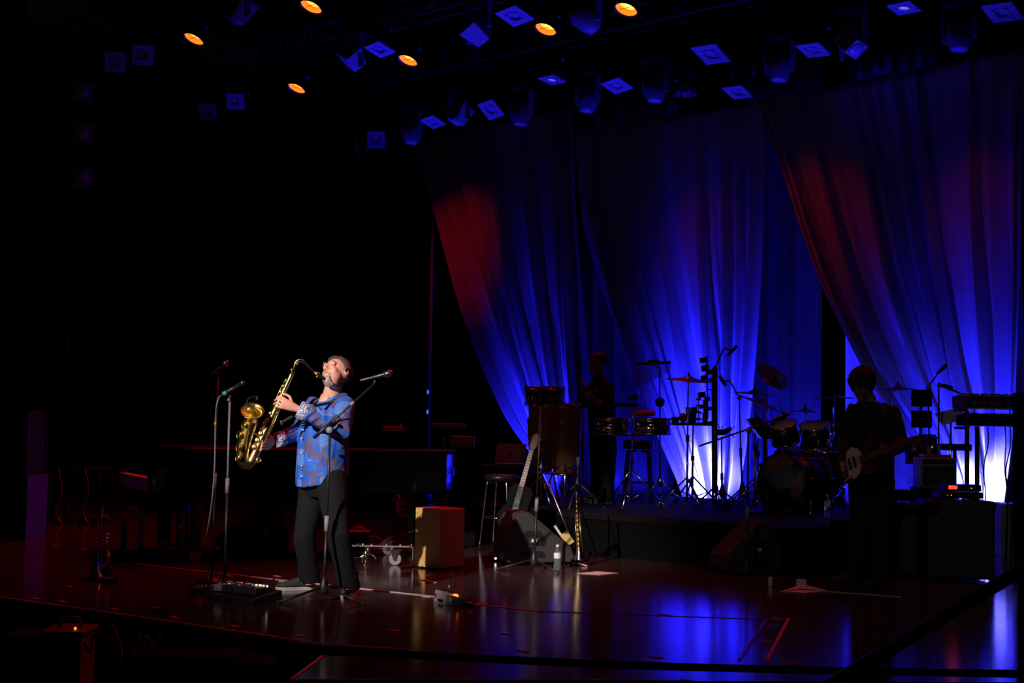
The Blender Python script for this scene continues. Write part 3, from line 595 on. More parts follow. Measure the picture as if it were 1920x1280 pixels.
b.tube([chest + Z * .09 + sxl * .1, shL, lerp(shL, elL, .5), elL], [.06, .055, .047, .042], 12); b.tube([elL, lerp(elL, wrL, .35), lerp(elL, wrL, .8), wrL], [.042, .045, .033, .027], 12)
b.tube([chest + Z * .09 - sxl * .1, shR, lerp(shR, elR, .5), elR], [.06, .055, .047, .042], 12); b.tube([elR, lerp(elR, wrR, .35), lerp(elR, wrR, .8), wrR], [.042, .045, .033, .027], 12)
# left hand closing round the upper keys
kn = [X(534, 747, 10.09), X(530, 752, 10.08), X(528, 758.5, 10.08), X(529, 765, 10.09)]
pw = wrL
b.loft([(pw, (kn[0] - kn[3]) * .32, V3((0, .022, 0))), (lerp(pw, (kn[1] + kn[2]) / 2, .5), (kn[0] - kn[3]) * .52, V3((0, .023, 0))), ((kn[1] + kn[2]) / 2, (kn[0] - kn[3]) * .6, V3((0, .017, 0)))], 14)
tips = [(519, 745, 10.13), (515, 750.5, 10.13), (513.5, 757.5, 10.13), (515, 764.5, 10.13)]
for i, (k_, t_) in enumerate(zip(kn, tips)):
    t2 = X(*t_); mid = lerp(k_, t2, .55) + V3((-.004, -.022, .012)); finger(b, [lerp(pw, k_, .6), k_, mid, t2], .0098, .0078)
finger(b, [lerp(pw, kn[0], .45), X(543, 743, 10.13), X(535, 739, 10.2), X(530, 738, 10.24)], .012, .0095)
# right hand on the lower keys, behind the tube
kn = [X(505, 824, 10.30), X(503, 830, 10.29), X(502, 836, 10.29), X(503, 842, 10.31)]
b.loft([(wrR, (kn[0] - kn[3]) * .34, V3((.004, .022, 0))), (lerp(wrR, kn[1], .55), (kn[0] - kn[3]) * .55, V3((.004, .023, 0))), ((kn[1] + kn[2]) / 2, (kn[0] - kn[3]) * .6, V3((.004, .017, 0)))], 14)
for i, k_ in enumerate(kn):
    t2 = X(491 - i * .8, 826 + i * 6, 10.215); mid = lerp(k_, t2, .5) + V3((-.01, -.03, .006)); finger(b, [lerp(wrR, k_, .6), k_, mid, t2], .0098, .0078)
finger(b, [lerp(wrR, kn[0], .45), X(507, 817, 10.31), X(500, 815, 10.30), X(497, 818, 10.29)], .012, .0095)
union(b, 'body', M['skin'], sax_man, .0055, 4)
# hair, beard, closed eyes, brows
def keep_hair(x, y, z):
    line = .088 - max(0, (.05 - x)) * .0 if x > .045 else .03
    if x > .04: return z > .082 + (x - .04) * .3
    if x > .0: return z > .052 + (x) * .6 - (abs(y) > .055) * .045 * (1 - x / .05)
    return z > -.045 - x * .25 + (.03 if (x > -.035 and z < .005) else 0)
hr = shell(q, 1, keep_hair, 1.14, (-.018, 0, .032), (.1, .079, .088), .03, 5).build('hair', M['hair'], sax_man); hr.modifiers.new('t', 'SOLIDIFY').thickness = .012
bd = shell(q, 1, lambda x, y, z: x > .035 and z < -.062 and abs(y) < .036 and z > -.135 and z < -.078, 1.1, (.04, 0, -.085), (.058, .043, .04), .02, 8).build('goatee', M['beard'], sax_man); bd.modifiers.new('t', 'SOLIDIFY').thickness = .006
mo = MB(); mo.tube([q(.088, -.034, -.07), q(.102, -.02, -.052), q(.109, 0, -.045), q(.102, .02, -.052), q(.088, .034, -.07)], [.002, .0035, .0035, .0035, .002], 8); mo.build('moustache', M['beard'], sax_man)
for y in (-1, 1):
    MB().tube([q(.096, .018 * y, .009), q(.098, .03 * y, .002), q(.089, .046 * y, .006)], [.001, .0016, .001], 5).build('closed_eyelid', M['brow'], sax_man)
    MB().tube([q(.1, .012 * y, .037), q(.099, .034 * y, .043), q(.08, .056 * y, .033)], [.002, .0035, .002], 6).build('eyebrow', M['brow'], sax_man)
MB().ell(q(-.006, .09, -.045), (.006, .006, .006)).build('earring', M['silver'], sax_man); MB().tube([q(.0, .088, -.012), q(.006, .092, -.004), q(.0, .094, .012), q(-.02, .094, .02)], .004, 6).build('in_ear_monitor', M['plastic'], sax_man)
# shirt
s = MB(); sag_f = sxf
s.loft([(X(604, 899, SB), sxl * .212, sxf * .185 - Z * .055), (X(604, 885, SB), sxl * .21, sxf * .185 - Z * .03), (X(605, 860, SB), sxl * .205, sxf * .185), (X(606, 830, SB), sxl * .2, sxf * .18), (X(608, 800, SB), sxl * .2, sxf * .165), (X(612, 778, SB), sxl * .205, sxf * .145), (X(617, 760, SB), sxl * .19, sxf * .115), (X(621, 750, SB), sxl * .12, sxf * .085), (X(623, 745, SB), sxl * .088, sxf * .075)], 40)
shLo = shL; 
s.tube([X(622, 770, SB - .05), shLo, lerp(shLo, elL, .5), elL + V3((.008, 0, -.006)), lerp(elL, wrL, .3), lerp(elL, wrL, .62), lerp(elL, wrL, .82)], [.085, .082, .078, .078, .072, .06, .054], 18)
s.tube([X(605, 768, SB + .05), shR, lerp(shR, elR, .5), elR, lerp(elR, wrR, .4), lerp(elR, wrR, .75)], [.085, .08, .072, .07, .06, .05], 18)
# loose cloth folds on sleeves and body
rnd = random.Random(4)
for i in range(5):
    t0 = .15 + .15 * i; c0 = lerp(elL, wrL, t0); d0 = (wrL - elL).normalized(); a0 = d0.orthogonal().normalized(); b0 = d0.cross(a0); rr = lerp(.078, .058, t0)
    ph = rnd.uniform(0, 6); s.tube([c0 + d0 * .018 * math.sin(3 * th + ph) + (a0 * math.cos(th) + b0 * math.sin(th)) * rr for th in [k * .35 for k in range(12)]], .011, 6)
for i in range(7):
    th = -1.2 + i * .42; s.tube([X(606, 880 - 4 * i, SB) + sxf * .182 * math.cos(th) + sxl * .2 * math.sin(th), X(608, 815 - 2 * i, SB) + sxf * .162 * math.cos(th + .15) + sxl * .194 * math.sin(th + .15)], [.012, .004], 6)
sh = union(s, 'shirt', M['shirt'], sax_man, .009, 5)
# open collar, placket with buttons, turned-back cuffs
V0 = X(598, 778, SB) ; 
cb = X(624, 741, SB)
for y, sg in ((1, 1), (-1, -1)):
    a1 = cb + sxl * .07 * sg - sxf * .07 + Z * .03; a2 = cb + sxl * .092 * sg + sxf * .02 + Z * .012; a3 = cb + sxl * .075 * sg + sxf * .118 - Z * .045; a4 = cb + sxl * .02 * sg + sxf * .135 - Z * .10
    o1 = cb + sxl * .1 * sg - sxf * .085 - Z * .015; o2 = cb + sxl * .13 * sg + sxf * .03 - Z * .04; o3 = cb + sxl * .115 * sg + sxf * .125 - Z * .10; o4 = a4 + sxl * .03 * sg - Z * .03
    col = MB(); col.add([a1, a2, a3, a4, o1, o2, o3, o4], [(0, 1, 5, 4), (1, 2, 6, 5), (2, 3, 7, 6)], True)
    o = col.build('collar', M['shirt'], sax_man); o.modifiers.new('t', 'SOLIDIFY').thickness = .008; o.modifiers.new('s', 'SUBSURF').levels = 2
# bare chest in the open neck
MB().loft([(cb + sxf * .088 - Z * .16, sxl * .006, sxf * .012), (cb + sxf * .098 - Z * .1, sxl * .028, sxf * .022), (cb + sxf * .075 - Z * .04, sxl * .055, sxf * .03), (cb + sxf * .05 + Z * .01, sxl * .055, sxf * .03)], 16).build('open_neck_chest', M['skin'], sax_man)
for py in (788, 806, 822, 848, 872, 892):
    cc = X(605, py, SB); rr = .19 if py > 815 else .178
    MB().lathe(cc + sxf * (rr - .006) + sxl * .03, sxf, [(.006, 0), (.006, .012), (.004, .014)], 10).build('button', M['white'], sh)
d0 = (wrL - elL).normalized(); c0 = lerp(elL, wrL, .74)
MB().lathe(c0, d0, [(.054, 0), (.064, .004), (.068, .05), (.062, .085), (.05, .09), (.043, .07)], 24).build('cuff', M['floral'], sax_man)
d0 = (wrR - elR).normalized(); c0 = lerp(elR, wrR, .72)
MB().lathe(c0, d0, [(.048, 0), (.056, .004), (.058, .05), (.052, .08), (.042, .084)], 24).build('cuff', M['floral'], sax_man)
# trousers
tr = MB()
tr.loft([(hipc + Z * .1, sxl * .16, sxf * .135), (hipc, sxl * .185, sxf * .145), (hipc - Z * .09, sxl * .18, sxf * .13), (hipc - Z * .15, sxl * .15, sxf * .1)], 28)
for h_, k_, a_ in ((hipR, kneeR, ankR), (hipL, kneeL, ankL)):
    tr.tube([h_ + Z * .02, lerp(h_, k_, .3), lerp(h_, k_, .7), k_, lerp(k_, a_, .35), lerp(k_, a_, .75), a_ - Z * .0, a_ - Z * .03], [.112, .108, .09, .082, .08, .075, .078, .08], 18)
    for i in range(4):       # creases at knee and ankle
        c0 = lerp(k_, a_, (.0, .1, .82, .92)[i]); d0 = (a_ - k_).normalized(); a0 = d0.orthogonal().normalized(); b0 = d0.cross(a0)
        tr.tube([c0 + d0 * .02 * math.sin(2 * th + i) + (a0 * math.cos(th) + b0 * math.sin(th)) * .078 for th in [j * .4 for j in range(12)]], .01, 6)
union(tr, 'trousers', M['trouser'], sax_man, .009, 4)
for he, to in ((flo(590, 1105), flo(524, 1106)), (flo(668, 1111), flo(636, 1124))):
    u_ = MB(); so = MB(); d_ = (V3(to) - V3(he)).normalized(); to = V3(he) + d_ * .285
    shoe(u_, so, he, to); sh_ = union(u_, 'shoe', M['shoe'], sax_man, .007, 3); so.build('sole', M['sole'], sh_)
# strap
sp = thing('saxophone_strap', 'black strap round the player\'s neck holding the saxophone', 'strap', X(585, 765, SB - .2))
ringp = X(528, 792, 10.22)
MB().tube(smooth_path([X(650, 744, SB + .05), X(641, 746, SB - .16), X(612, 756, SB - .19), X(577, 765, 10.2), ringp]), .011, 6).build('band', M['strap'], sp)
MB().tube(smooth_path([X(650, 744, SB + .05), X(618, 741, SB + .12), X(596, 752, SB - .02), X(570, 768, 10.26), ringp]), .009, 6).build('band', M['strap'], sp)
MB().tube([ringp + V3((.008 * math.cos(t), 0, .012 * math.sin(t))) for t in [k * .52 for k in range(12)]], .003, 5, closed=True).build('hook', M['steel'], sp)

# ------------------------------------------------------------------ tenor saxophone
sx = thing('tenor_saxophone', 'gold tenor saxophone held diagonally by the player in blue', 'saxophone', X(470, 870, 10.2))
top = X(549.5, 696, 10.24); low = X(477, 852, 10.24)
ctr = [lerp(top, low, k / 10) for k in range(11)]
bow = [X(470, 866, 10.235), X(463, 870, 10.225), X(457, 866, 10.215), X(454.5, 857, 10.21)]
bell = [X(455, 846, 10.205), X(459, 828, 10.2), X(465, 806, 10.195), X(472, 787, 10.19)]
tubep = smooth_path(ctr[:1] + ctr[3:] + bow + bell, 4)
n_ = len(tubep); rad = [lerp(.0155, .05, (i / (n_ - 1)) ** .9) for i in range(n_)]
MB().tube(tubep, rad, 20).build('body_tube', M['gold'], sx)
bx = (X(481, 763, 10.165) - X(473.5, 786, 10.19)).normalized(); bc = X(472, 787, 10.19)
bx = (bx + V3((-.12, -.62, 0))).normalized()
MB().lathe(bc, bx, [(.045, -.008), (.05, .03), (.058, .06), (.069, .078), (.081, .09), (.084, .092), (.081, .0935), (.066, .082), (.052, .06), (.043, .02), (.036, -.02)], 32, cap=False).build('bell', M['gold'], sx)
neck = smooth_path([top, X(551.5, 689, 10.24), X(556, 681, 10.24), X(564, 677.5, 10.24), X(573, 682, 10.245), X(581, 690, 10.25), X(590, 698, 10.26)], 4)
MB().tube(neck, [lerp(.0125, .0075, i / (len(neck) - 1)) for i in range(len(neck))], 12).build('neck', M['darkgold'], sx)
MB().tube(smooth_path([X(551, 690, 10.228), X(554, 678.5, 10.228), X(563, 673.5, 10.23), X(571, 676, 10.235)], 4), .005, 6).build('octave_key', M['gold'], sx)
for t_ in ((547, 693), (556, 682)): MB().ell(X(*t_, 10.225), (.011, .011, .011)).build('neck_screw', M['gold'], sx)
mp_ = MB().tube([X(588, 697, 10.258), X(594, 700, 10.265), X(601, 705, 10.27), X(607, 709, 10.29)], [.0125, .0135, .012, .005], 12).build('mouthpiece', M['plastic'], sx)
MB().tube([X(591, 698.3, 10.262), X(597.5, 702.5, 10.268)], .0148, 12).build('ligature', M['gold'], mp_); MB().tube([X(592, 705.5, 10.25), X(598, 708, 10.252)], .003, 6).build('ligature_screw', M['gold'], mp_)
# keys: cups with pearl pads down the tube, rods and guards
dirt = (low - top).normalized(); side = dirt.cross(V3((0, -1, 0))).normalized(); front = V3((-.35, -.93, 0)); front = (front - dirt * front.dot(dirt)).normalized()
def at_t(t): return lerp(top, low, t)
def rad_t(t): return lerp(.0125, .031, t)
for t_, rr in ((.12, .011), (.19, .012), (.26, .013), (.33, .014), (.52, .017), (.60, .019), (.68, .021), (.76, .023), (.84, .025), (.92, .027)):
    c0 = at_t(t_) + (front * .75 + side * .45) * (rad_t(t_) + .004)
    k_ = MB().lathe(c0, front * .75 + side * .45, [(rr, 0), (rr, .006), (rr * .8, .009), (.0, .01)], 14).build('key_cup', M['gold'], sx)
    MB().lathe(c0, front * .75 + side * .45, [(rr * .5, .0095), (rr * .4, .012), (0, .013)], 10).build('pearl', M['white'], k_)
for sgn, t0, t1 in ((1, .1, .45), (1, .5, .97), (-1, .3, .9)):
    a0 = at_t(t0) + (side * sgn + front * .3).normalized() * (rad_t(t0) + .012); a1 = at_t(t1) + (side * sgn + front * .3).normalized() * (rad_t(t1) + .012)
    MB().tube([a0, a1], .0035, 6).build('key_rod', M['gold'], sx)
    for j in range(5): c0 = lerp(a0, a1, (j + .5) / 5); MB().tube([c0, c0 - (side * sgn) * .016], .004, 5).build('rod_post', M['gold'], sx)
for c_, rr in (((451, 838), .026), ((452, 815), .024), ((461, 797), .022), ((449, 858), .02), ((484, 862), .016)):
    c0 = X(*c_, 10.15 if c_[0] < 480 else 10.19); ax = (V3((-.75, -.66, 0)) if c_[0] < 480 else V3((.3, -.9, 0)))
    k_ = MB().lathe(c0, ax, [(rr, 0), (rr, .007), (rr * .85, .01), (rr * .3, .011)], 18).build('key_cup', M['gold'], sx)
    MB().tube([c0 + ax.normalized() * .02 + ax.normalized().orthogonal().normalized() * rr * 1.1 * math.cos(u_) + ax.normalized().cross(ax.normalized().orthogonal()).normalized() * rr * 1.1 * math.sin(u_) for u_ in [j * .5 for j in range(11)]], .0028, 5).build('key_guard', M['gold'], k_)
MB().tube(smooth_path([X(463, 800, 10.19), X(476, 812, 10.22), X(490, 815, 10.24)]), .004, 6).build('bell_brace', M['gold'], sx)
MB().tube(smooth_path([X(461, 845, 10.16), X(464, 822, 10.155), X(470, 795, 10.15), X(475, 780, 10.145)]), .0035, 6).build('key_rod', M['gold'], sx)
# clip microphone on the bell rim
cm = thing('clip_microphone', 'small gooseneck clip microphone on the saxophone bell', 'microphone', X(463, 770, 10.1))
MB().tube(smooth_path([X(463, 771, 10.1), X(462, 757, 10.1), X(467, 746, 10.11), X(477, 743.5, 10.12), X(482, 744, 10.13)]), .003, 6).build('gooseneck', M['black'], cm)
MB().tube([X(482, 742.5, 10.13), X(482, 750, 10.13)], .009, 10).build('capsule', M['plastic'], cm); MB().box(X(463, 771, 10.1), (.03, .02, .014)).build('clip', M['plastic'], cm)

# ------------------------------------------------------------------ microphone stands
def hand_mic(p0, p1, label, ball=True, body='plastic', red=False, kind='microphone'):
    p0 = V3(p0); p1 = V3(p1); d = (p1 - p0).normalized(); L = (p1 - p0).length; t = thing('microphone', label, kind, lerp(p0, p1, .4))
    if ball:
        b_ = MB().lathe(p0, d, [(.010, 0), (.012, .006), (.013, L * .35), (.0175, L * .72), (.02, L * .76)], 16).build('handle', M[body], t)
        MB().lathe(p0, d, [(.021, L * .74), (.026, L * .80), (.0265, L * .84), (.025, L * .9), (.018, L * .96), (.006, L), (0, L)], 18).build('grille', M['steel'], t)
        MB().lathe(p0, d, [(.0262, L * .80), (.0275, L * .81), (.0275, L * .835), (.0262, L * .845)], 18, cap=False).build('grille_band', M['silver'], t)
    else:
        MB().lathe(p0, d, [(.013, 0), (.015, .01), (.0165, L * .25), (.018, L * .3), (.018, L * .92)], 16).build('handle', M[body], t)
        MB().lathe(p0, d, [(.019, L * .9), (.0195, L * .93), (.017, L), (0, L)], 16).build('grille', M['plastic'], t); MB().lathe(p0, d, [(.0185, L * .88), (.0195, L * .885), (.0195, L * .91), (.0185, L * .915)], 16, cap=False).build('grille_band', M['silver'], t)
    return t, p0, d, L
def tripod(t, base, hub=.1, r=.3, a0=.4, m='black', rr=.009):
    base = V3(base); MB().lathe(base + Z * (hub - .05), Z, [(.025, 0), (.034, .02), (.034, .06), (.02, .1), (.014, .13)], 16).build('hub', M[m], t)
    for k in range(3):
        an = a0 + k * 2.094; d = V3((math.cos(an), math.sin(an), 0)); o = MB().tube([base + Z * hub + d * .02, base + d * r + Z * .012], rr, 8).build('leg', M[m], t)
        MB().ell(base + d * (r - .008) + Z * .014, (.014, .014, .013)).build('rubber_foot', M['rubber'], o)
def round_base(t, base, r=.12): MB().lathe(base, Z, [(r, 0), (r, .012), (r * .85, .022), (.03, .03), (.02, .06), (.014, .07)], 28).build('base', M['black'], t)
# left pair: round-based straight stands
bA = flo(398, 1092); tA = V3((bA.x + .06, bA.y, 0)); pA = X(408.5, 706, bA.y)
t = thing('microphone_stand', 'tall straight stand holding the ball microphone with a red-lit handle', 'microphone stand', bA); round_base(t, bA)
MB().tube([bA + Z * .03, lerp(bA, pA, .5)], .011, 10).build('lower_pole', M['black'], t); MB().tube([lerp(bA, pA, .48), pA], .008, 10).build('upper_pole', M['black'], t); MB().tube([lerp(bA, pA, .46), lerp(bA, pA, .53)], .015, 12).build('height_clutch', M['grey'], t)
MB().tube([pA, X(409, 697, bA.y)], .012, 8).build('clip', M['black'], t)
hand_mic(X(394.5, 702.5, bA.y - .02), X(428, 677, bA.y - .03), 'ball-headed microphone with dark handle on the taller stand', True)
bB = flo(421, 1102); pB = X(431, 748, bB.y)
t = thing('microphone_stand', 'straight black stand holding the slim stick microphone with teal band', 'microphone stand', bB); round_base(t, bB)
MB().tube([bB + Z * .03, lerp(bB, pB, .55)], .0115, 10).build('lower_pole', M['black'], t); MB().tube([lerp(bB, pB, .53), pB], .0085, 10).build('upper_pole', M['grey'], t); MB().tube([lerp(bB, pB, .5), lerp(bB, pB, .58)], .016, 12).build('height_clutch', M['grey'], t)
MB().tube([pB, X(432, 740, bB.y)], .013, 8).build('clip', M['black'], t); MB().ell(X(429, 749, bB.y - .012), (.012, .012, .014)).build('clamp_knob', M['grey'], t)
mc, p0, d, L = hand_mic(X(416, 740.5, bB.y - .02), X(459, 715.5, bB.y - .03), 'slim dark stick microphone with a teal band', False)
MB().lathe(p0, d, [(.0175, .012), (.0185, .014), (.0185, .04), (.0175, .042)], 14, cap=False).build('teal_band', M['teal'], mc)
cb_ = thing('microphone_cable', 'grey cable hanging from the stick microphone and swinging to the floor', 'cable', flo(366, 1064))
cpts = [p0, X(410, 746, bB.y - .05), X(406, 762, bB.y - .05), X(404, 790, bB.y), X(403, 850, bB.y), X(401.5, 890, bB.y), X(396, 950, bB.y + .05), X(385, 1010, bB.y + .2), flo(366, 1066) + Z * .008]
MB().tube(smooth_path(cpts), .0055, 8).build('cable', M['greycable'], cb_); MB().tube([X(404, 791, bB.y), X(404, 797, bB.y)], .0085, 8).build('yellow_tape_band', M['yellow'], cb_)
def boom_stand(base, top_px, boom0, boom1, label, Y=None, boomr=.008, a0=.4, r=.33, hub=.1, clutch=.45):
    Yb = base.y if Y is None else Y; ptop = X(top_px[0], top_px[1], Yb)
    t = thing('microphone_stand', label, 'microphone stand', base); tripod(t, base, hub, r, a0)
    MB().tube([base + Z * (hub - .03), lerp(base, ptop, clutch)], .0115, 10).build('lower_pole', M['black'], t); MB().tube([lerp(base, ptop, clutch - .02), ptop], .0085, 10).build('upper_pole', M['black'], t)
    MB().tube([lerp(base, ptop, clutch - .04), lerp(base, ptop, clutch + .05)], .0165, 12).build('height_clutch', M['grey'], t)
    if boom0: MB().lathe(ptop - V3((0, .02, 0)), V3((0, -1, 0)), [(.024, 0), (.026, .01), (.02, .03), (.0, .032)], 14).build('boom_clamp', M['grey'], t)
    if boom0: MB().tube([boom0, boom1], boomr, 8).build('boom_arm', M['black'], t)
    return t
bC = flo(607, 1128)
bo0 = X(588, 821, bC.y - .04); bo1 = X(699, 722, bC.y + .02)
t = boom_stand(bC, (619, 806), bo0, bo1, 'black boom microphone stand in front of the saxophone player', a0=math.radians(-30), r=.34)
MB().tube([bo0, lerp(bo0, bo1, .34)], .0135, 10).build('counterweight_sleeve', M['black'], t); MB().tube([lerp(bo0, bo1, .62), lerp(bo0, bo1, .68)], .0125, 10).build('boom_clutch', M['grey'], t); MB().ell(X(626, 790, bC.y - .06), (.012, .012, .012)).build('clamp_knob', M['silver'], t)
MB().tube([bo1, X(703, 716, bC.y + .02), X(703, 708, bC.y + .02)], .01, 8).build('clip', M['black'], t)
hand_mic(X(675, 713.5, bC.y + .0), X(737, 698, bC.y), 'silver ball-headed microphone on the boom over the player\'s shoulder', True)
# ------------------------------------------------------------------ objects round the saxophone player
def path_box(mb, a, b, w, h): d = (V3(b) - V3(a)); L = d.length; d.normalize(); s = d.cross(Z).normalized(); return mb.box((V3(a) + V3(b)) / 2, (L, w, h), (d, s, s.cross(d)))
# box drum (cajon)
cjr = flo(825, 1069); ca = math.radians(45 + 2); ax = (V3((math.cos(ca), math.sin(ca), 0)), V3((-math.sin(ca), math.cos(ca), 0)), Z)
cj = thing('cajon', 'tall wooden box drum with the player\'s shadow on it', 'drum', cjr + ax[0] * .14 + ax[1] * .14)
cc = cjr + ax[0] * .145 + ax[1] * .155; CW, CD, CH = .29, .31, .505
MB().box(cc + Z * (.012 + CH / 2), (CW, CD, CH), ax).build('body', M['cajonside'], cj, .012)
MB().box(cc - ax[0] * (CW / 2 + .003) + Z * (.012 + CH / 2), (.006, CD - .004, CH - .004), ax).build('playing_face', M['oak'], cj, .002)
for i, j in ((-1, -1), (1, -1), (1, 1), (-1, 1)): MB().lathe(cc + ax[0] * .11 * i + ax[1] * .12 * j, Z, [(.02, 0), (.018, .013)], 12).build('rubber_foot', M['rubber'], cj)
for z_ in (.05, .25, .47):
    for j in (-.13, .13): MB().lathe(cc - ax[0] * (CW / 2 + .006) + ax[1] * j + Z * z_, -ax[0], [(.006, 0), (.004, .003)], 8).build('screw', M['steel'], cj)
# grey pedal with cable
pd = flo(846, 1131); pdir = (flo(884, 1138) - flo(812, 1120)).normalized(); pn = V3((-pdir.y, pdir.x, 0)); a = (pdir, pn, Z)
t = thing('effects_pedal', 'light grey effects pedal with an orange light on the stage floor', 'pedal', pd)
MB().prism([(-.07, 0), (.07, 0), (.07, .045), (-.055, .085)], pd - pdir * .14, (pn, Z, pdir), .165).build('body', M['grey_light'] if 'grey_light' in M else M['plate'], t, .004)
MB().prism([(-.065, 0), (.065, 0), (.065, .035), (-.05, .07)], pd + pdir * .03, (pn, Z, pdir), .1).build('side_module', M['grey'], t, .004)
MB().box(pd - pdir * .115 - pn * .062 + Z * .045, (.026, .006, .03), a).build('red_mark', M['redplastic'], t)
MB().box(pd - pdir * .03 - pn * .068 + Z * .02, (.07, .008, .022), a).build('socket_plate', M['plastic'], t)
MB().box(pd + pdir * .065 - pn * .0 + Z * .062, (.04, .02, .018), a).build('indicator_light', M['orangeled'], t)
MB().box(pd + pdir * .115 - pn * .066 + Z * .04, (.03, .006, .028), a).build('label_plate', M['white'], t)
for s_ in (-.09, -.05, -.01): MB().lathe(pd + pdir * s_ + Z * .06, Z, [(.012, 0), (.012, .025), (.008, .028)], 10).build('knob', M['plastic'], t)
MB().tube([pd - pdir * .085 + pn * .03 + Z * .06, pd - pdir * .09 + pn * .03 + Z * .135], .0085, 8).build('jack_plug', M['steel'], t)
q0 = pd - pdir * .09 + pn * .03 + Z * .135
MB().tube(smooth_path([q0, q0 + pdir * .005 + Z * .05, q0 + pdir * .05 + Z * .06, q0 + pdir * .085 + Z * .01, q0 + pdir * .06 - Z * .035, q0 + pdir * .0 - Z * .01, q0 + pdir * .03 - Z * .06]), .005, 6).build('cable_loop', M['cable'], t)
o = MB().lathe(pd + pdir * .215 + pn * .02 , Z, [(.045, 0), (.045, .02), (.03, .035), (0, .036)], 18).build('foot_switch', M['plastic']); tag(o, 'round black foot switch beside the grey pedal', 'pedal')
# pedalboard
pb = flo(450, 1124); pdx = (flo(520, 1127) - flo(405, 1113)).normalized(); pn = V3((-pdx.y, pdx.x, 0)); a = (pdx, pn, Z)
t = thing('pedalboard', 'black pedalboard with rows of small lit footswitches', 'pedalboard', pb)
MB().prism([(-.13, 0), (.15, 0), (.15, .075), (-.13, .04)], pb - pdx * .2, (pn, Z, pdx), .46).build('frame', M['plastic'], t, .006)
for i, (off, w_, m_) in enumerate(((-.15, .075, 'grey'), (-.055, .085, 'black'), (.045, .09, 'black'), (.165, .13, 'plastic'))):
    c = pb + pdx * off + Z * .078; p_ = MB().box(c, (w_, .15, .045), a).build('pedal_unit', M[m_], t, .004)
    for k in range(3): MB().lathe(c + pdx * (k - 1) * w_ * .28 + pn * .045 + Z * .022, Z, [(.008, 0), (.008, .016), (.005, .018)], 10).build('knob', M['chrome'], p_)
    MB().lathe(c - pn * .05 + Z * .022, Z, [(.012, 0), (.012, .012), (.008, .018)], 12).build('footswitch', M['chrome'], p_)
for k in range(4): MB().ell(pb + pdx * (.10 + .035 * k) + pn * .055 + Z * .105, (.007, .007, .007)).build('white_light', M['whiteled'], t)
for k, m_ in enumerate(('redled', 'redled', 'blueled')): MB().ell(pb + pdx * (.0 + .03 * k) + pn * .06 + Z * .105, (.007, .007, .007)).build('indicator_light', M[m_], t)
MB().box(pb + pdx * .16 + pn * .03 + Z * .103, (.1, .012, .006), a).build('yellow_strip', M['yellow'], t)
for px, py, lab, m_ in ((372, 1114, 'small black stomp box with an orange light left of the pedalboard', 'orangeled'), (392, 1112, 'small stomp box with a red light between the stand and pedalboard', 'redled'), (404, 1119, 'small stomp box with a blue light touching the pedalboard end', 'blueled')):
    c = flo(px, py); t = thing('stomp_box', lab, 'pedal', c); MB().box(c + Z * .025, (.065, .11, .05), a).build('body', M['black'], t, .006); MB().ell(c + Z * .053 + pn * .03, (.005, .005, .005)).build('indicator_light', M[m_], t); MB().lathe(c + Z * .05 - pn * .03, Z, [(.011, 0), (.008, .016)], 10).build('footswitch', M['chrome'], t)
    for k in (-1, 1): MB().lathe(c + Z * .05 + pn * .01 + pdx * .018 * k, Z, [(.008, 0), (.007, .015)], 8).build('knob', M['steel'], t)
# two short posts of the floor stand by the pedals
fs = flo(394, 1114); t = thing('floor_stand', 'low black two-post floor stand by the stomp boxes', 'stand', fs)
MB().box(fs + pn * .03 + Z * .012, (.2, .03, .016), a).build('base_bar', M['black'], t)
for s_ in (-.05, .05): MB().tube([fs + pn * .03 + pdx * s_ + Z * .02, fs + pn * .03 + pdx * s_ + Z * .16], .009, 8).build('post', M['black'], t)
# trumpet standing on its bell
tb = flo(180, 1088); t = thing('trumpet', 'trumpet standing on its bell on the dark floor', 'trumpet', tb)
MB().lathe(tb + Z * .03, Z, [(.062, 0), (.06, .004), (.04, .03), (.025, .07), (.014, .14), (.008, .2)], 24, cap=False).build('bell', M['silver'], t)
R = []
x1 = .078
MB().tube(smooth_path([tb + Z * .22, tb + Z * .42, tb + Z * .48 + V3((.012, 0, 0)), tb + Z * .503 + V3((x1 / 2, 0, 0)), tb + Z * .48 + V3((x1 - .012, 0, 0)), tb + Z * .42 + V3((x1, 0, 0)), tb + Z * .2 + V3((x1, 0, 0)), tb + Z * .14 + V3((x1, 0, 0)), tb + Z * .11 + V3((x1 * .75, -.02, 0)), tb + Z * .14 + V3((x1 * .5, -.02, 0)), tb + Z * .3 + V3((x1 * .5, -.02, 0))], 4), .0065, 10).build('tubing', M['silver'], t)
for k in range(3):
    v_ = MB().tube([tb + V3((.012, -.012, .29 + .032 * k)), tb + V3((.085, -.012, .29 + .032 * k))], .0105, 12).build('valve', M['silver'], t)
    MB().lathe(tb + V3((-.012, -.012, .29 + .032 * k)), (1, 0, 0), [(.009, 0), (.009, .006), (.004, .01), (.004, .025)], 10).build('valve_button', M['white'], v_)
MB().lathe(tb + V3((.03, -.02, .3)), Z, [(.005, 0), (.005, .17), (.007, .21), (.013, .25), (.0135, .27)], 12).build('mouthpiece', M['silver'], t)
t2 = thing('trumpet_stand', 'low folding stand with a blue pad under the trumpet', 'stand', tb)
for k in range(4): an = .6 + k * 1.571; d = V3((math.cos(an), math.sin(an), 0)); MB().tube([tb + Z * .024, tb + d * .13 + Z * .01], .007, 6).build('leg', M['black'], t2)
MB().lathe(tb + Z * .012, Z, [(.03, 0), (.03, .016)], 14).build('hub', M['black'], t2)
pt = flo(205, 1094); o = MB().box(pt + Z * .022, (.13, .07, .035)).build('mute_case', M['blue_case'] if 'blue_case' in M else M['grey'], None, .01); tag(o, 'small blue case on the floor beside the trumpet', 'case')
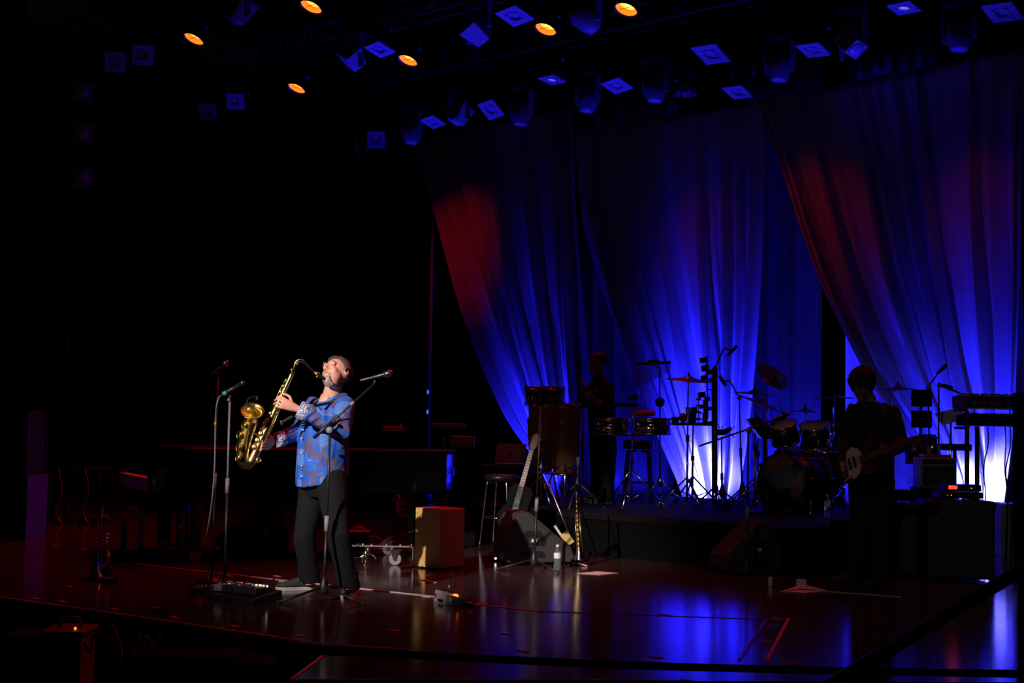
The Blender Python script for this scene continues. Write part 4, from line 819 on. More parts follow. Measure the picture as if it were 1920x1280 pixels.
m2 = flo(200, 1080); t = thing('trumpet_mute', 'dark cone-shaped mute standing beside the trumpet bell', 'mute', m2); MB().lathe(m2, Z, [(.055, 0), (.055, .01), (.03, .1), (.014, .2)], 18).build('cone', M['black'], t); MB().lathe(m2 + Z * .15, Z, [(.024, 0), (.022, .03)], 14).build('cork_strip', M['oak'], t)
# pit objects under the stage lip
def pitbox(px0, px1, py0, py1, Y, m_, name, label, cat, d=.3, handle=False, bev=.01):
    a0 = X(px0, py1, Y); a1 = X(px1, py0, Y); z0 = -1.1; z1 = a1.z; c = V3(((a0.x + a1.x) / 2, Y + d / 2, (z0 + z1) / 2))
    t = thing(name, label, cat, (c.x, c.y, z0)); MB().box(c, (a1.x - a0.x, d, z1 - z0)).build('body', M[m_], t, bev)
    return t, c, a1.x - a0.x, z1
t, c, w_, z1 = pitbox(78, 152, 1190, 1270, 8.4, 'pitwood', 'wooden_box', 'brown wooden box with a handle in the pit under the stage lip', 'box')
MB().box((c.x, c.y, z1 + .01), (w_ + .03, .33, .02)).build('lid', M['pitwood'], t, .004); MB().tube(smooth_path([(c.x - .06, c.y, z1 + .02), (c.x - .055, c.y, z1 + .07), (c.x + .055, c.y, z1 + .07), (c.x + .06, c.y, z1 + .02)]), .012, 8).build('handle', M['pitwood'], t); MB().ell((c.x + .06, c.y - .1, z1 + .03), (.008, .008, .008)).build('indicator_light', M['orangeled'], t)
for s_ in (-.3, .3): MB().box((c.x + w_ * s_, c.y - .153, (z1 - 1.1) / 2), (.02, .012, z1 + 1.0)).build('batten', M['pitwood'], t)
t, c, w_, z1 = pitbox(236, 440, 1234, 1280, 8.0, 'matte', 'fill_speaker', 'low black front-fill speaker in the pit', 'speaker', .35); MB().box((c.x, c.y - .18, (z1 - 1.1) / 2), (w_ * .94, .012, (z1 + 1.1) * .9)).build('grille', M['grille'], t)
t, c, w_, z1 = pitbox(442, 505, 1243, 1280, 7.95, 'blue_case', 'pit_case', 'dark blue case beside the front-fill speaker in the pit', 'case', .3); MB().box((c.x, c.y - .153, z1 - .06), (w_, .012, .02)).build('lid_seam', M['steel'], t)
t, c, w_, z1 = pitbox(0, 66, 1192, 1280, 8.6, 'matte', 'pit_amplifier', 'black amplifier box at the end of the pit', 'amplifier', .3); MB().box((c.x, c.y - .156, z1 - .07), (w_ * .9, .012, .08)).build('control_panel', M['plastic'], t)
for k in range(5): MB().lathe((c.x - w_ * .35 + k * w_ * .17, c.y - .16, z1 - .07), (0, -1, 0), [(.012, 0), (.01, .02)], 10).build('knob', M['steel'], t)
rnd = random.Random(3)
for i, (x0, x1, lab) in enumerate(((160, 235, 'tangle of black cable hanging beside the wooden box in the pit'), (245, 300, 'pale cable loop hanging in the pit above the front-fill speaker'), (205, 232, 'black cable running over the stage lip'))):
    pts = [X(x0 + (x1 - x0) * k / 9 + rnd.uniform(-6, 6), 1205 + 18 * math.sin(k * 1.9 + i) + i * 4, 8.35 + .02 * k) for k in range(10)]
    if i == 2: pts = [X(205, 1168, 8.6), X(215, 1180, 8.55), X(222, 1200, 8.5), X(228, 1222, 8.45), X(226, 1240, 8.4)]
    o = MB().tube(smooth_path(pts), .008, 6).build('pit_cable', M['greycable'] if i == 1 else M['cable']); tag(o, lab, 'cable')

# ------------------------------------------------------------------ grand piano and bench
M['lidgloss'] = mat('piano_lid_black', (.012, .01, .01), .3, coat=.5)
pl = flo(352, 838, 1.0); pr = flo(868, 842, 1.0); pl.z = pr.z = 0
pv = (pr - pl).normalized(); pw_ = V3((pv.y, -pv.x, 0))          # pv: keyboard to tail, pw_: towards the camera
if pw_.y > 0: pw_ = -pw_
pw_ = -pw_                                                          # case widens away from the camera
PLn = (pr - pl).length
t = thing('grand_piano', 'black glossy grand piano behind the saxophone player', 'piano', pl + pv * PLn * .5 + pw_ * .7)
outline = [(0, 0), (.5, 0), (1.0, .0), (1.5, .0), (2.0, .0), (2.3, .02)] 
PL_ = PLn
shape = [(0, 0), (PL_ * .9, 0)] + [(PL_ * .9 + .28 * math.sin(k * math.pi / 8), .30 - .30 * math.cos(k * math.pi / 8)) for k in range(1, 8)] + [(PL_ * .9 - .1, .62), (PL_ * .72, .72), (PL_ * .55, .95), (PL_ * .42, 1.25), (PL_ * .3, 1.42), (PL_ * .16, 1.48), (0, 1.48)]
ctrs = [(sum(p[0] for p in shape) / len(shape)), (sum(p[1] for p in shape) / len(shape))]
MB().prism(shape, pl + Z * .6, (pv, pw_, Z), .36).build('case', M['gloss'], t, .012)
lid = [(ctrs[0] + (x - ctrs[0]) * 1.012, ctrs[1] + (y - ctrs[1]) * 1.015) for x, y in shape]
MB().prism(lid, pl + Z * .965, (pv, pw_, Z), .028).build('lid', M['lidgloss'], t, .013)
MB().box(pl - pv * .16 + pw_ * .74 + Z * .66, (.34, 1.48, .1), (pv, pw_, Z)).build('key_bed', M['gloss'], t, .01)
for s_ in (.03, 1.45): MB().box(pl - pv * .16 + pw_ * s_ + Z * .76, (.34, .07, .14), (pv, pw_, Z)).build('arm', M['gloss'], t, .012)
kb = MB().box(pl - pv * .25 + pw_ * .74 + Z * .715, (.14, 1.3, .02), (pv, pw_, Z)).build('white_keys', M['white'], t)
for k in range(36):
    if k % 7 not in (2, 6): MB().box(pl - pv * .21 + pw_ * (.11 + k * 1.28 / 36) + Z * .732, (.09, .012, .016), (pv, pw_, Z)).build('black_key', M['gloss'], kb)
MB().box(pl - pv * .02 + pw_ * .74 + Z * .82, (.05, 1.36, .2), (pv, pw_, Z)).build('fallboard', M['gloss'], t, .006)
for x, y in ((.12, .14), (.12, 1.34), (PL_ * .86, .34)):
    l_ = MB().lathe(pl + pv * x + pw_ * y + Z * .09, Z, [(.045, 0), (.05, .05), (.055, .3), (.075, .42), (.08, .51)], 6, smooth=False).build('leg', M['gloss'], t)
    MB().lathe(pl + pv * (x) + pw_ * (y - .015) + Z * .05, pw_, [(.05, 0), (.05, .03)], 18).build('caster', M['brass'], l_); MB().tube([pl + pv * x + pw_ * y + Z * .05, pl + pv * x + pw_ * y + Z * .1], .02, 8).build('caster_stem', M['brass'], l_)
ly = pl + pv * .2 + pw_ * .74
for s_ in (-.09, .09): MB().tube([ly + pw_ * s_ + Z * .16, ly + pw_ * s_ * 1.2 + Z * .6], .016, 8).build('pedal_lyre_rod', M['gloss'], t)
MB().box(ly + Z * .12, (.14, .3, .09), (pv, pw_, Z)).build('pedal_box', M['gloss'], t, .008)
for k in (-1, 0, 1): MB().box(ly - pv * .13 + pw_ * k * .07 + Z * .09, (.16, .03, .012), (pv, pw_, Z)).build('pedal', M['brass'], t, .004)
ps = thing('music_desk', 'black music desk with blue-lit sheets on the piano', 'music stand', pl + pv * .5 + pw_ * .5 + Z * .993)
# sheets and small things lying on the lid
def onlid(px, py): p = flo(px, py, .993); return p
dk = dep(738, 812, (pl + pv * 2.2).y); 
c = pl + pv * 2.15 + pw_ * .5 + Z * .993
MB().box(c + Z * .11, (.02, .55, .22), (W, U, Z)).build('panel', M['gloss'], ps, .004); MB().box(c - W * .03 + Z * .012, (.1, .5, .022), (W, U, Z)).build('ledge', M['gloss'], ps)
o = MB().box(X(738, 804, c.y - .1), (.2, .004, .05), (V3((1, 0, 0)), V3((0, .9, .43)), V3((0, -.43, .9)))).build('sheet', M['paper'], ps); MB().box(X(752, 801, c.y - .105), (.02, .006, .075), (V3((1, 0, 0)), V3((0, .9, .43)), V3((0, -.43, .9)))).build('sheet', M['paper'], ps)
ps.location = c
for ch in ps.children: ch.matrix_parent_inverse = Matrix.Translation(c).inverted()
for px, lab in ((737, 'small round red metronome on the piano lid'), (836, 'small red cup lying near the tail of the piano lid')):
    g = flo(px, 838, .993); t = thing('cup', lab, 'cup', g); MB().lathe(g, Z, [(.028, 0), (.034, .07), (.036, .085), (.032, .085), (.028, .01)], 16, cap=False).build('body', M['redplastic'], t); MB().tube([g + V3((.034 + .02 * math.sin(u_), 0, .045 + .022 * math.cos(u_))) for u_ in [k * .45 for k in range(8)]], .004, 6).build('handle', M['redplastic'], t)
kb2 = X(840, 798, pr.y + .75); 
t = thing('control_surface', 'flat grey controller on a stand behind the piano tail', 'controller', (kb2.x, kb2.y, 0)); a = (V3((1, .2, 0)).normalized(), V3((-.2, 1, 0)).normalized(), Z)
MB().box(kb2, (.32, .25, .05), a).build('body', M['grey'], t, .006); MB().tube([kb2 - Z * .02, (kb2.x, kb2.y, .05)], .02, 8).build('post', M['black'], t); MB().lathe((kb2.x, kb2.y, 0), Z, [(.2, 0), (.2, .02), (.03, .05)], 20).build('base', M['black'], t)
kb3 = X(868, 828, pr.y + 1.15); t = thing('rack_unit', 'grey rack box on a tall case behind the piano tail', 'rack', (kb3.x, kb3.y, 0)); MB().box(kb3, (.24, .3, .12)).build('unit', M['grey'], t, .006); MB().box((kb3.x, kb3.y, (kb3.z - .06) / 2), (.3, .34, kb3.z - .06)).build('case', M['matte'], t, .008)
# bench
bb = flo(262, 1044); t = thing('piano_bench', 'dark padded piano bench at the keyboard end', 'bench', bb + pw_ * .3 + V3((.2, .1, 0)))
bx_, by_ = pv, pw_; o0 = bb
for x, y in ((0, 0), (.34, 0), (0, .8), (.34, .8)): MB().box(o0 + bx_ * x + by_ * y + Z * .2, (.045, .045, .4), (bx_, by_, Z), 1.25).build('leg', M['gloss'], t)
MB().box(o0 + bx_ * .17 + by_ * .4 + Z * .43, (.42, .9, .06), (bx_, by_, Z)).build('frame', M['gloss'], t, .006); MB().box(o0 + bx_ * .17 + by_ * .4 + Z * .485, (.4, .88, .05), (bx_, by_, Z)).build('cushion', M['plastic'], t, .02)
# low piano dolly with chrome casters
d0 = flo(655, 1058); d1 = flo(772, 1060); dd = (d1 - d0).normalized(); dn = V3((-dd.y, dd.x, 0)); L = (d1 - d0).length; a = (dd, dn, Z)
t = thing('piano_dolly', 'low steel dolly with chrome casters beside the box drum', 'dolly', (d0 + d1) / 2)
MB().box((d0 + d1) / 2 + Z * .165, (L - .04, .05, .012), a).build('beam', M['steel'], t); MB().box((d0 + d1) / 2 + Z * .165 + dn * .5, (.05, 1.0, .012), a).build('cross_beam', M['steel'], t)
MB().tube(smooth_path([d1 - dd * .03 + Z * .165, d1 + Z * .158, d1 + dd * .01 + Z * .13, d1 + dd * .012 + Z * .04, d1 + dd * .05 + Z * .02]), .009, 8).build('bent_end', M['steel'], t)
def caster(c, m='chrome'):
    f_ = MB().box(c + Z * .135, (.09, .07, .01), a).build('caster', M[m], t)
    for s_ in (-.022, .022): MB().prism([(-.045, .13), (.045, .13), (.012, .045), (-.014, .045)], c + dn * s_ - dd * .015, (dd, Z, dn), .004).build('fork', M[m], f_)
    MB().lathe(c - dd * .015 - dn * .018 + Z * .055, dn, [(.05, 0), (.055, .006), (.055, .03), (.05, .036)], 24).build('wheel', M['grey'], f_); MB().lathe(c - dd * .015 - dn * .03 + Z * .055, dn, [(.014, 0), (.014, .06)], 12).build('axle', M[m], f_)
    MB().box(c - dd * .07 + Z * .06, (.06, .03, .02), (dd, dn, Z)).build('brake', M[m], f_)
caster(d1 - dd * .13); caster((d0 + d1) / 2 + dn * .95)
jk = (d0 + d1) / 2 - dd * .13
jp = MB().tube([jk + Z * .0, jk + Z * .17], .014, 10).build('levelling_jack', M['chrome'], t); MB().lathe(jk, Z, [(.04, 0), (.04, .008), (.015, .02)], 16).build('jack_foot', M['chrome'], jp)
MB().tube([jk + dd * .02 + Z * .1, jk + dd * .02 + Z * .16], .018, 10).build('jack_sleeve', M['chrome'], jp); MB().tube(smooth_path([jk - dd * .1 + Z * .06, jk - dd * .05 + Z * .065, jk + Z * .09, jk + dd * .06 + Z * .085, jk + dd * .09 + Z * .05]), .006, 6).build('jack_handle', M['chrome'], jp)
for s_ in (-.2, -.08, .05, .17): MB().lathe((d0 + d1) / 2 + dd * s_ + Z * .171, Z, [(.01, 0), (.01, .01), (.006, .014)], 6, smooth=False).build('bolt', M['steel'], t)
# power box, red light put into its lid and handle colour, and its cable
c = flo(672, 1030); t = thing('power_box', 'power box with red light painted on its lid and carrying handle, behind the dolly', 'power box', c)
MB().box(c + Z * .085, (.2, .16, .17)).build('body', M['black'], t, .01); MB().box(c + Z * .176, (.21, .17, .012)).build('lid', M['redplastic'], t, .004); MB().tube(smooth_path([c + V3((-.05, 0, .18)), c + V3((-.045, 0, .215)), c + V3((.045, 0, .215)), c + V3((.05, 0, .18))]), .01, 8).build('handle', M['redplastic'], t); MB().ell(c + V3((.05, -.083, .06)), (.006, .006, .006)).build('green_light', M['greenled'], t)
o = MB().tube(smooth_path([c + V3((.1, 0, .12)), c + V3((.16, 0, .13)), c + V3((.24, 0, .08)), c + V3((.29, -.02, .02)), c + V3((.2, -.05, .012)), c + V3((.05, -.1, .01))]), .006, 6).build('power_cable', M['redcable']); tag(o, 'red cable curving from the power box to the floor', 'cable')
# wedge monitors
def wedge(base, yaw, label, w=.62, h=.44, d=.5, grille='grille'):
    f_ = V3((math.cos(yaw), math.sin(yaw), 0)); s_ = V3((-f_.y, f_.x, 0)); t = thing('monitor_wedge', label, 'speaker', base)
    prof = [(0, .02), (d * .92, .02), (d, .06), (d * .96, .12), (d * .28, h), (d * .14, h * .98), (.03, h * .72), (-.01, h * .35)]
    o0 = V3(base) - f_ * d * .5 - s_ * w * .5
    MB().prism(prof, o0, (f_, Z, s_), w).build('cabinet', M['wedge'], t, .012)
    a0 = o0 + f_ * (d * .955) + Z * .125; a1 = o0 + f_ * (d * .285) + Z * h; dv = (a1 - a0); gl = dv.length; dv.normalize(); nn = dv.cross(s_) if dv.cross(s_).z > 0 else s_.cross(dv)
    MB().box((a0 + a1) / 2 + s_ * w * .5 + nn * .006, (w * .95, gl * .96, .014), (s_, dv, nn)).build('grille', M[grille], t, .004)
    for q_, sg in ((-.002, -1), (w + .002, 1)):
        hc = o0 + s_ * q_ + f_ * d * .36 + Z * h * .47
        hd = MB().prism([(-.1, -.03), (.1, -.05), (.13, .0), (.06, .085), (-.07, .085)], hc - (s_ * .004 if sg < 0 else V3()), (f_, Z, s_), .006).build('handle_recess', M['plastic'], t)
        MB().box(hc + f_ * .02 + Z * .0 + s_ * sg * .006, (.11, .008, .05), (f_, s_, Z)).build('handle_bar', M['wedge'], hd)
        MB().box(hc + f_ * .01 - Z * .0 + s_ * sg * .0115, (.05, .004, .024), (f_, s_, Z)).build('label_plate', M['white'], hd)
        MB().prism([(-.12, 0), (.12, -.01), (.1, .05), (-.1, .06)], o0 + s_ * q_ + f_ * d * .36 + Z * .07 - (s_ * .004 if sg < 0 else V3()), (f_, Z, s_), .006).build('port', M['plastic'], t)
    for x in (.06, d - .08):
        for y in (.05, w - .05): MB().lathe(o0 + f_ * x + s_ * y, Z, [(.02, 0), (.018, .024)], 10).build('rubber_foot', M['rubber'], t)
    return t
wedge(flo(1001, 1053) , math.radians(14), 'grey floor monitor wedge beside the water bottle', .55, .46, .62)
wedge(flo(1392, 1072), math.radians(188), 'dark floor monitor wedge behind the boom stand near the bass player', .5, .46, .5)
wedge(flo(470, 1035), math.radians(200), 'floor monitor wedge under the piano with red light painted into its grille', .6, .42, .6, 'toplit')  # red stage light is put into this grille's colour
# water bottle, papers, small boxes
def bottle(c, label):
    t = thing('water_bottle', label, 'bottle', c); b_ = MB().lathe(c, Z, [(.03, 0), (.032, .01), (.032, .05), (.029, .06), (.032, .07), (.032, .13), (.03, .15), (.013, .18), (.012, .195)], 20).build('body', M['glass'], t)
    MB().lathe(c, Z, [(.0325, .095), (.0332, .097), (.0332, .14), (.0325, .142)], 20, cap=False).build('label', M['white'], t); MB().lathe(c + Z * .192, Z, [(.015, 0), (.015, .018), (.013, .02)], 14).build('cap', M['white'], t)
bottle(flo(1045, 1067), 'clear water bottle standing on the floor beside the monitor wedge')
bottle(flo(1551, 968, .4), 'water bottle standing on the riser beside the drum pedals')
def sheet(px, name, label, lift=0):
    ps_ = [flo(*p) + Z * .002 for p in px]; c = sum(ps_, V3()) / len(ps_); o = MB().add([p for p in ps_] + [p + Z * .0015 for p in ps_], [tuple(reversed(range(4))), (4, 5, 6, 7)] + [(i, (i + 1) % 4, 4 + (i + 1) % 4, 4 + i) for i in range(4)]).build(name, M['paper']); return tag(o, label, 'paper')
sheet([(1083, 1075), (1120, 1071.5), (1160, 1074.5), (1124, 1078)], 'set_list', 'flat sheet of paper lit red on the floor beyond the water bottle')
sheet([(1462, 1109), (1500, 1101.5), (1554, 1108), (1510, 1111.5)], 'set_list', 'crumpled red-lit paper on the floor in front of the bass player')
g = [flo(1464, 1110) + Z * .004, flo(1505, 1102) + Z * .028, flo(1552, 1108) + Z * .004, flo(1500, 1107) + Z * .018]
o = MB().add(g + [p + Z * .002 for p in g], [(0, 3, 1), (3, 2, 1), (4, 5, 7), (7, 5, 6), (0, 1, 5, 4), (1, 2, 6, 5), (2, 3, 7, 6), (3, 0, 4, 7)]).build('folded_paper', M['paper']); tag(o, 'folded sheet propped on the crumpled paper near the bass player', 'paper')
c = flo(1444, 1098); o = MB().box(c + Z * .035, (.03, .03, .07)).build('white_box', M['white'], None, .004); tag(o, 'small upright white box on the floor beside the boom stand', 'box')
c = flo(1502, 1098); t = thing('di_box', 'white box with a coiled cable in front of the bass player', 'box', c); MB().box(c + Z * .025, (.075, .05, .05)).build('body', M['white'], t, .004); MB().tube([c + V3((.04 + .02 * math.cos(u_), 0, .06 + .02 * math.sin(u_))) for u_ in [k * .5 for k in range(12)]], .003, 5).build('cable_loop', M['cable'], t)
c = flo(925, 1052); t = thing('floor_box', 'tiny floor box with orange and white lights by the wedge', 'box', c); MB().box(c + Z * .03, (.09, .06, .06)).build('body', M['black'], t, .006); MB().ell(c + V3((.02, -.034, .03)), (.01, .006, .01)).build('white_light', M['whiteled'], t); MB().box(c + V3((-.01, 0, .064)), (.07, .03, .008)).build('orange_top', M['toplit'], t)
# straight stand in front of the wedge
base = flo(1001, 1069); t = boom_stand(base, (1014, 762), None, None, 'straight stand in front of the grey wedge, its legs spread flat', a0=math.radians(190), r=.32, hub=.09, clutch=.4)
# red-brown case pieces at the far left
def crate(px0, px1, py0, py1, Y, d, name, label, m_, z0=0):
    a0 = X(px0, py1, Y); a1 = X(px1, py0, Y); c = V3(((a0.x + a1.x) / 2, Y + d / 2, 0)); w_ = a1.x - a0.x; t = thing(name, label, 'case', (c.x, c.y, z0)); z1 = a1.z
    MB().box((c.x, c.y, (z0 + z1) / 2), (w_, d, z1 - z0)).build('body', M[m_], t, .006)
    for sx_ in (-1, 1):
        for sy_ in (-1, 1): MB().box((c.x + sx_ * w_ / 2, c.y + sy_ * d / 2, (z0 + z1) / 2), (.03, .03, z1 - z0 + .004)).build('corner_rail', M['black'], t)
    MB().box((c.x, c.y - d / 2 - .006, lerp(z0, z1, .8)), (w_, .012, .02)).build('lid_seam', M['black'], t)
    for s_ in (-.3, .3): MB().box((c.x + w_ * s_, c.y - d / 2 - .01, lerp(z0, z1, .8)), (.08, .016, .07)).build('latch', M['rigging'], t)
    return t, z1
t, z1 = crate(-90, 50, 893, 1012, 14.5, .7, 'flight_case', 'lower dark flight case at the wing edge', 'toplit_dark')
t, z2 = crate(-80, 52, 770, 892, 14.55, .6, 'flight_case', 'upper blue-tinted flight case stacked at the wing edge', 'blue_case', z1 + .004)
# open metal frame with cables
a0 = flo(97, 982); Yf = a0.y; fr = thing('open_rack', 'open metal rack frame with cables standing in the wing', 'rack', X(142, 982, Yf))
c00, c10, c01, c11 = X(97, 982, Yf), X(187, 982, Yf), X(97, 884, Yf), X(187, 884, Yf)
for p, q_ in ((c00, c10), (c01, c11), (c00, c01), (c10, c11)):
    for dy in (0, .5): MB().tube([p + V3((0, dy, .02)), q_ + V3((0, dy, .02))], .018, 8).build('rail', M['blue_case'], fr)
for p in (c00, c10, c01, c11): MB().tube([p + Z * .02, p + V3((0, .5, .02))], .018, 8).build('rail', M['blue_case'], fr)
for i in range(3): x0 = 110 + 25 * i; o = MB().tube(smooth_path([X(x0, 880, Yf - .03), X(x0 + 6, 920, Yf - .05), X(x0 - 4, 960, Yf - .04), X(x0 + 8, 984, Yf - .08)]), .009, 6).build('cable', M['redcable'] if i != 1 else M['cable'], fr)

# ------------------------------------------------------------------ guitars, stool, laptop
def guitar(t, base, topn, face, bw=.33, blen=.42, body='sunburst', guard='pink', double=True, acoustic=False):
    """base = bottom of the body, topn = tip of the headstock, face = direction the front looks"""
    base = V3(base); topn = V3(topn); ay = (topn - base).normalized(); L = (topn - base).length; face = V3(face); nz = (face - ay * face.dot(ay)).normalized(); axx = ay.cross(nz)
    prof = [(0, 0), (.28, .01), (.43, .06), (.5, .16), (.47, .27), (.37, .40), (.31, .5), (.33, .6), (.40, .72), (.42, .82), (.37, .93), (.30, 1.0), (.2, .93), (.14, .82), (.1, .78)]
    if acoustic: prof = [(0, 0), (.25, .01), (.42, .07), (.5, .2), (.48, .33), (.38, .47), (.33, .56), (.36, .7), (.38, .82), (.32, .94), (.18, 1.0), (0, 1.0)]
    pts = [(bw * x, blen * y) for x, y in prof] + [(-bw * x, blen * y) for x, y in reversed(prof[1:])]
    th = .1 if acoustic else .042
    MB().prism(pts, base - nz * th, (axx, ay, nz), th, False).build('body', M[body], t, .01)
    n0 = blen * .74 if not acoustic else blen * .95; hl = .17
    MB().prism([(-.028, n0), (.028, n0), (.021, L - hl), (-.021, L - hl)], base + nz * .001, (axx, ay, nz), .018).build('neck', M['neckwood'], t, .003)
    hd = MB().prism([(-.022, L - hl), (.022, L - hl), (.038, L - hl + .05), (.03, L - .02), (.0, L), (-.03, L - .03), (-.036, L - hl + .04)], base - nz * .004, (axx, ay, nz), .015).build('headstock', M['neckwood'], t, .003)
    for k in range(6):
        s_ = -1 if k < 3 else 1; c = base + ay * (L - hl + .045 + .035 * (k % 3)) + axx * .046 * s_
        MB().lathe(c, axx * s_, [(.004, -.012), (.004, 0), (.009, .004), (.009, .014), (.004, .018)], 8).build('tuning_peg', M['chrome'], hd)
    if acoustic: MB().lathe(base + ay * blen * .62, nz, [(.05, 0), (.05, .002), (0, .0022)], 24).build('sound_hole', M['matte'], t)
    else:
        MB().prism([(bw * .05, blen * .74), (bw * .28, blen * .85), (bw * .3, blen * .62), (bw * .24, blen * .45), (bw * .34, blen * .25), (bw * .2, blen * .12), (-bw * .12, blen * .34), (-bw * .26, blen * .5), (-bw * .22, blen * .8), (-bw * .05, blen * .74)], base, (axx, ay, nz), .004).build('pickguard', M[guard], t)
        for y in (.3, .45, .6): MB().box(base + ay * blen * y + nz * .007, (.075, .018, .012), (axx, ay, nz)).build('pickup', M['plastic'], t, .004)
    MB().box(base + ay * blen * .22 + nz * .008, (.085, .03, .014), (axx, ay, nz)).build('bridge', M['chrome'] if not acoustic else M['neckwood'], t, .003)
    for k in range(6): MB().tube([base + ay * blen * .22 + axx * (.028 - .011 * k) + nz * .016, base + ay * (L - hl) + axx * (.017 - .0068 * k) + nz * .022], .0009, 4, cap=False).build('string', M['steel'], t)
    for k in range(1, 13): MB().box(base + ay * (n0 + (L - hl - n0) * (1 - .9 * k / 13)) + nz * .0195, (.045, .002, .002), (axx, ay, nz)).build('fret', M['steel'], t)
    return axx, ay, nz
def guitar_stand(base, face, label):
    base = V3(base); t = thing('guitar_stand', label, 'guitar stand', V3((base.x, base.y, 0))); f_ = V3((face[0], face[1], 0)).normalized(); s_ = V3((-f_.y, f_.x, 0)); c = V3((base.x, base.y, 0)) - f_ * .1
    z0 = base.z - .03
    MB().tube([c + Z * .1, c - f_ * .06 + Z * .62], .011, 8).build('upright', M['black'], t)
    for k in (-1, 1): MB().tube([c + Z * .14, c + f_ * .12 + s_ * .2 * k + Z * .01], .009, 8).build('leg', M['black'], t); MB().tube([c + Z * (z0), c + f_ * .07 + s_ * .09 * k + Z * z0, c + f_ * .13 + s_ * .09 * k + Z * (z0 + .03)], .008, 8).build('cradle_arm', M['black'], t)
    MB().tube([c + Z * .14, c - f_ * .2 + Z * .01], .009, 8).build('leg', M['black'], t)
    return t
gb = flo(758, 1010) + Z * .1; t = thing('electric_guitar', 'electric guitar with a pink pickguard standing under the piano tail', 'guitar', (gb.x, gb.y, .1))
guitar(t, gb, gb + V3((-.06, .22, .96)), (-.2, -1, .1)); guitar_stand(gb, (-.2, -1), 'black guitar stand under the electric guitar')
gb = X(956, 992, 13.75); t = thing('acoustic_guitar', 'dark guitar on a stand behind the grey wedge, neck tilted to the congas', 'guitar', gb)
guitar(t, gb, X(1007, 812, 13.95), (-.35, -1, .1),  .34, .44, 'matte', acoustic=True); guitar_stand(gb, (-.35, -1), 'black guitar stand behind the grey wedge')
# stool
sb = flo(938, 1030); t = thing('bar_stool', 'round black bar stool with chrome legs beside the wedge', 'stool', sb); sz = X(938, 897, sb.y).z
MB().lathe(sb + Z * (sz - .02), Z, [(.16, 0), (.18, .015), (.18, .05), (.15, .065), (0, .07)], 28).build('seat', M['plastic'], t)
for k in range(4):
    an = .35 + k * 1.571; d = V3((math.cos(an), math.sin(an), 0)); MB().tube(smooth_path([sb + d * .05 + Z * (sz - .03), sb + d * .13 + Z * (sz - .035), sb + d * .155 + Z * (sz - .09), sb + d * .22 + Z * .01]), .011, 8).build('leg', M['chrome'], t)
MB().tube([sb + V3((math.cos(u_), math.sin(u_), 0)) * .185 + Z * .32 for u_ in [k * .393 for k in range(16)]], .008, 6, closed=True).build('foot_ring', M['chrome'], t)
# laptop table
lt = X(946, 872, 15.6); t = thing('keyboard_table', 'small black table holding the laptop behind the stool', 'table', (lt.x, lt.y + .1, .4))
MB().box((lt.x, lt.y + .1, lt.z - .015), (.48, .4, .03)).build('tabletop', M['black'], t, .005)
for i in (-1, 1):
    for j in (-1, 1): MB().tube([(lt.x + .21 * i, lt.y + .1 + .17 * j, lt.z - .03), (lt.x + .21 * i, lt.y + .1 + .17 * j, .405)], .016, 8).build('leg', M['black'], t)
tp = thing('laptop', 'open laptop with its lid seen from behind', 'laptop', (lt.x + .05, lt.y + .05, lt.z)); c = V3((lt.x + .05, lt.y + .02, lt.z))
MB().box(c + V3((0, .12, .01)), (.32, .22, .018)).build('keyboard_base', M['laptop'], tp, .004); la = (V3((1, 0, 0)), V3((0, .3, -.95)).normalized(), V3((.05, .95, .3)).normalized()); la = (V3((1, 0, .0)), V3((0, .95, -.3)).normalized(), V3((.12, .3, .94)).normalized())
ld = MB().box(c + V3((.012, .03, .13)), (.32, .008, .215), la).build('lid', M['laptop'], tp, .003); MB().lathe(c + V3((.012, .025, .13)), (0, -1, .3), [(.018, 0), (.018, .003), (0, .0035)], 16).build('lid_emblem', M['black'], ld)
c = X(946, 898, 15.72); t = thing('equipment_shelf', 'pale shelf unit below the laptop table', 'shelf', (c.x, c.y, .4)); MB().box((c.x, c.y, c.z), (.3, .2, .03)).build('shelf', M['grey'], t, .004); MB().box((c.x + .0, c.y + .08, c.z / 2 + .2), (.28, .03, c.z - .43)).build('back_panel', M['grey'], t)
for s_ in (-.135, .135): MB().box((c.x + s_, c.y, c.z / 2 + .192), (.025, .19, c.z - .416)).build('side_panel', M['grey'], t)
# soprano sax on its peg
sb = flo(1087, 1060); t = thing('soprano_saxophone', 'straight soprano saxophone standing upright on a peg', 'saxophone', sb + Z * .03); tp_ = X(1080, 920, sb.y)
ax_ = (tp_ - sb).normalized(); L = (tp_ - sb).length
MB().lathe(sb + Z * .05, ax_, [(.055, 0), (.052, .01), (.036, .05), (.024, .12), (.016, .3), (.010, L - .16), (.008, L - .1), (.006, L - .1)], 18).build('body_tube', M['silver'], t); MB().lathe(sb + Z * .05 + ax_ * (L - .14), ax_, [(.008, 0), (.011, .02), (.011, .07), (.005, .09)], 10).build('mouthpiece', M['plastic'], t)
for k in range(11):
    c = sb + Z * .05 + ax_ * (.1 + k * .042); rr = .017 - .0008 * k; MB().lathe(c + V3((-.3, -.9, 0)) * (.022 - k * .001), (-.3, -.9, 0), [(rr, 0), (rr, .005), (rr * .6, .008)], 12).build('key_cup', M['gold'], t)
for s_ in (-1, 1): MB().tube([sb + Z * .1 + V3((.026 * s_, -.01, 0)), sb + ax_ * (L - .2) + V3((.018 * s_, -.01, 0))], .003, 5).build('key_rod', M['gold'], t)
t = thing('peg_stand', 'flat peg stand under the soprano saxophone', 'stand', sb)
for k in range(4): an = .5 + k * 1.571; MB().tube([sb + Z * .016, sb + V3((math.cos(an), math.sin(an), 0)) * .12 + Z * .009], .007, 6).build('leg', M['pinktape'] if k == 3 else M['black'], t)
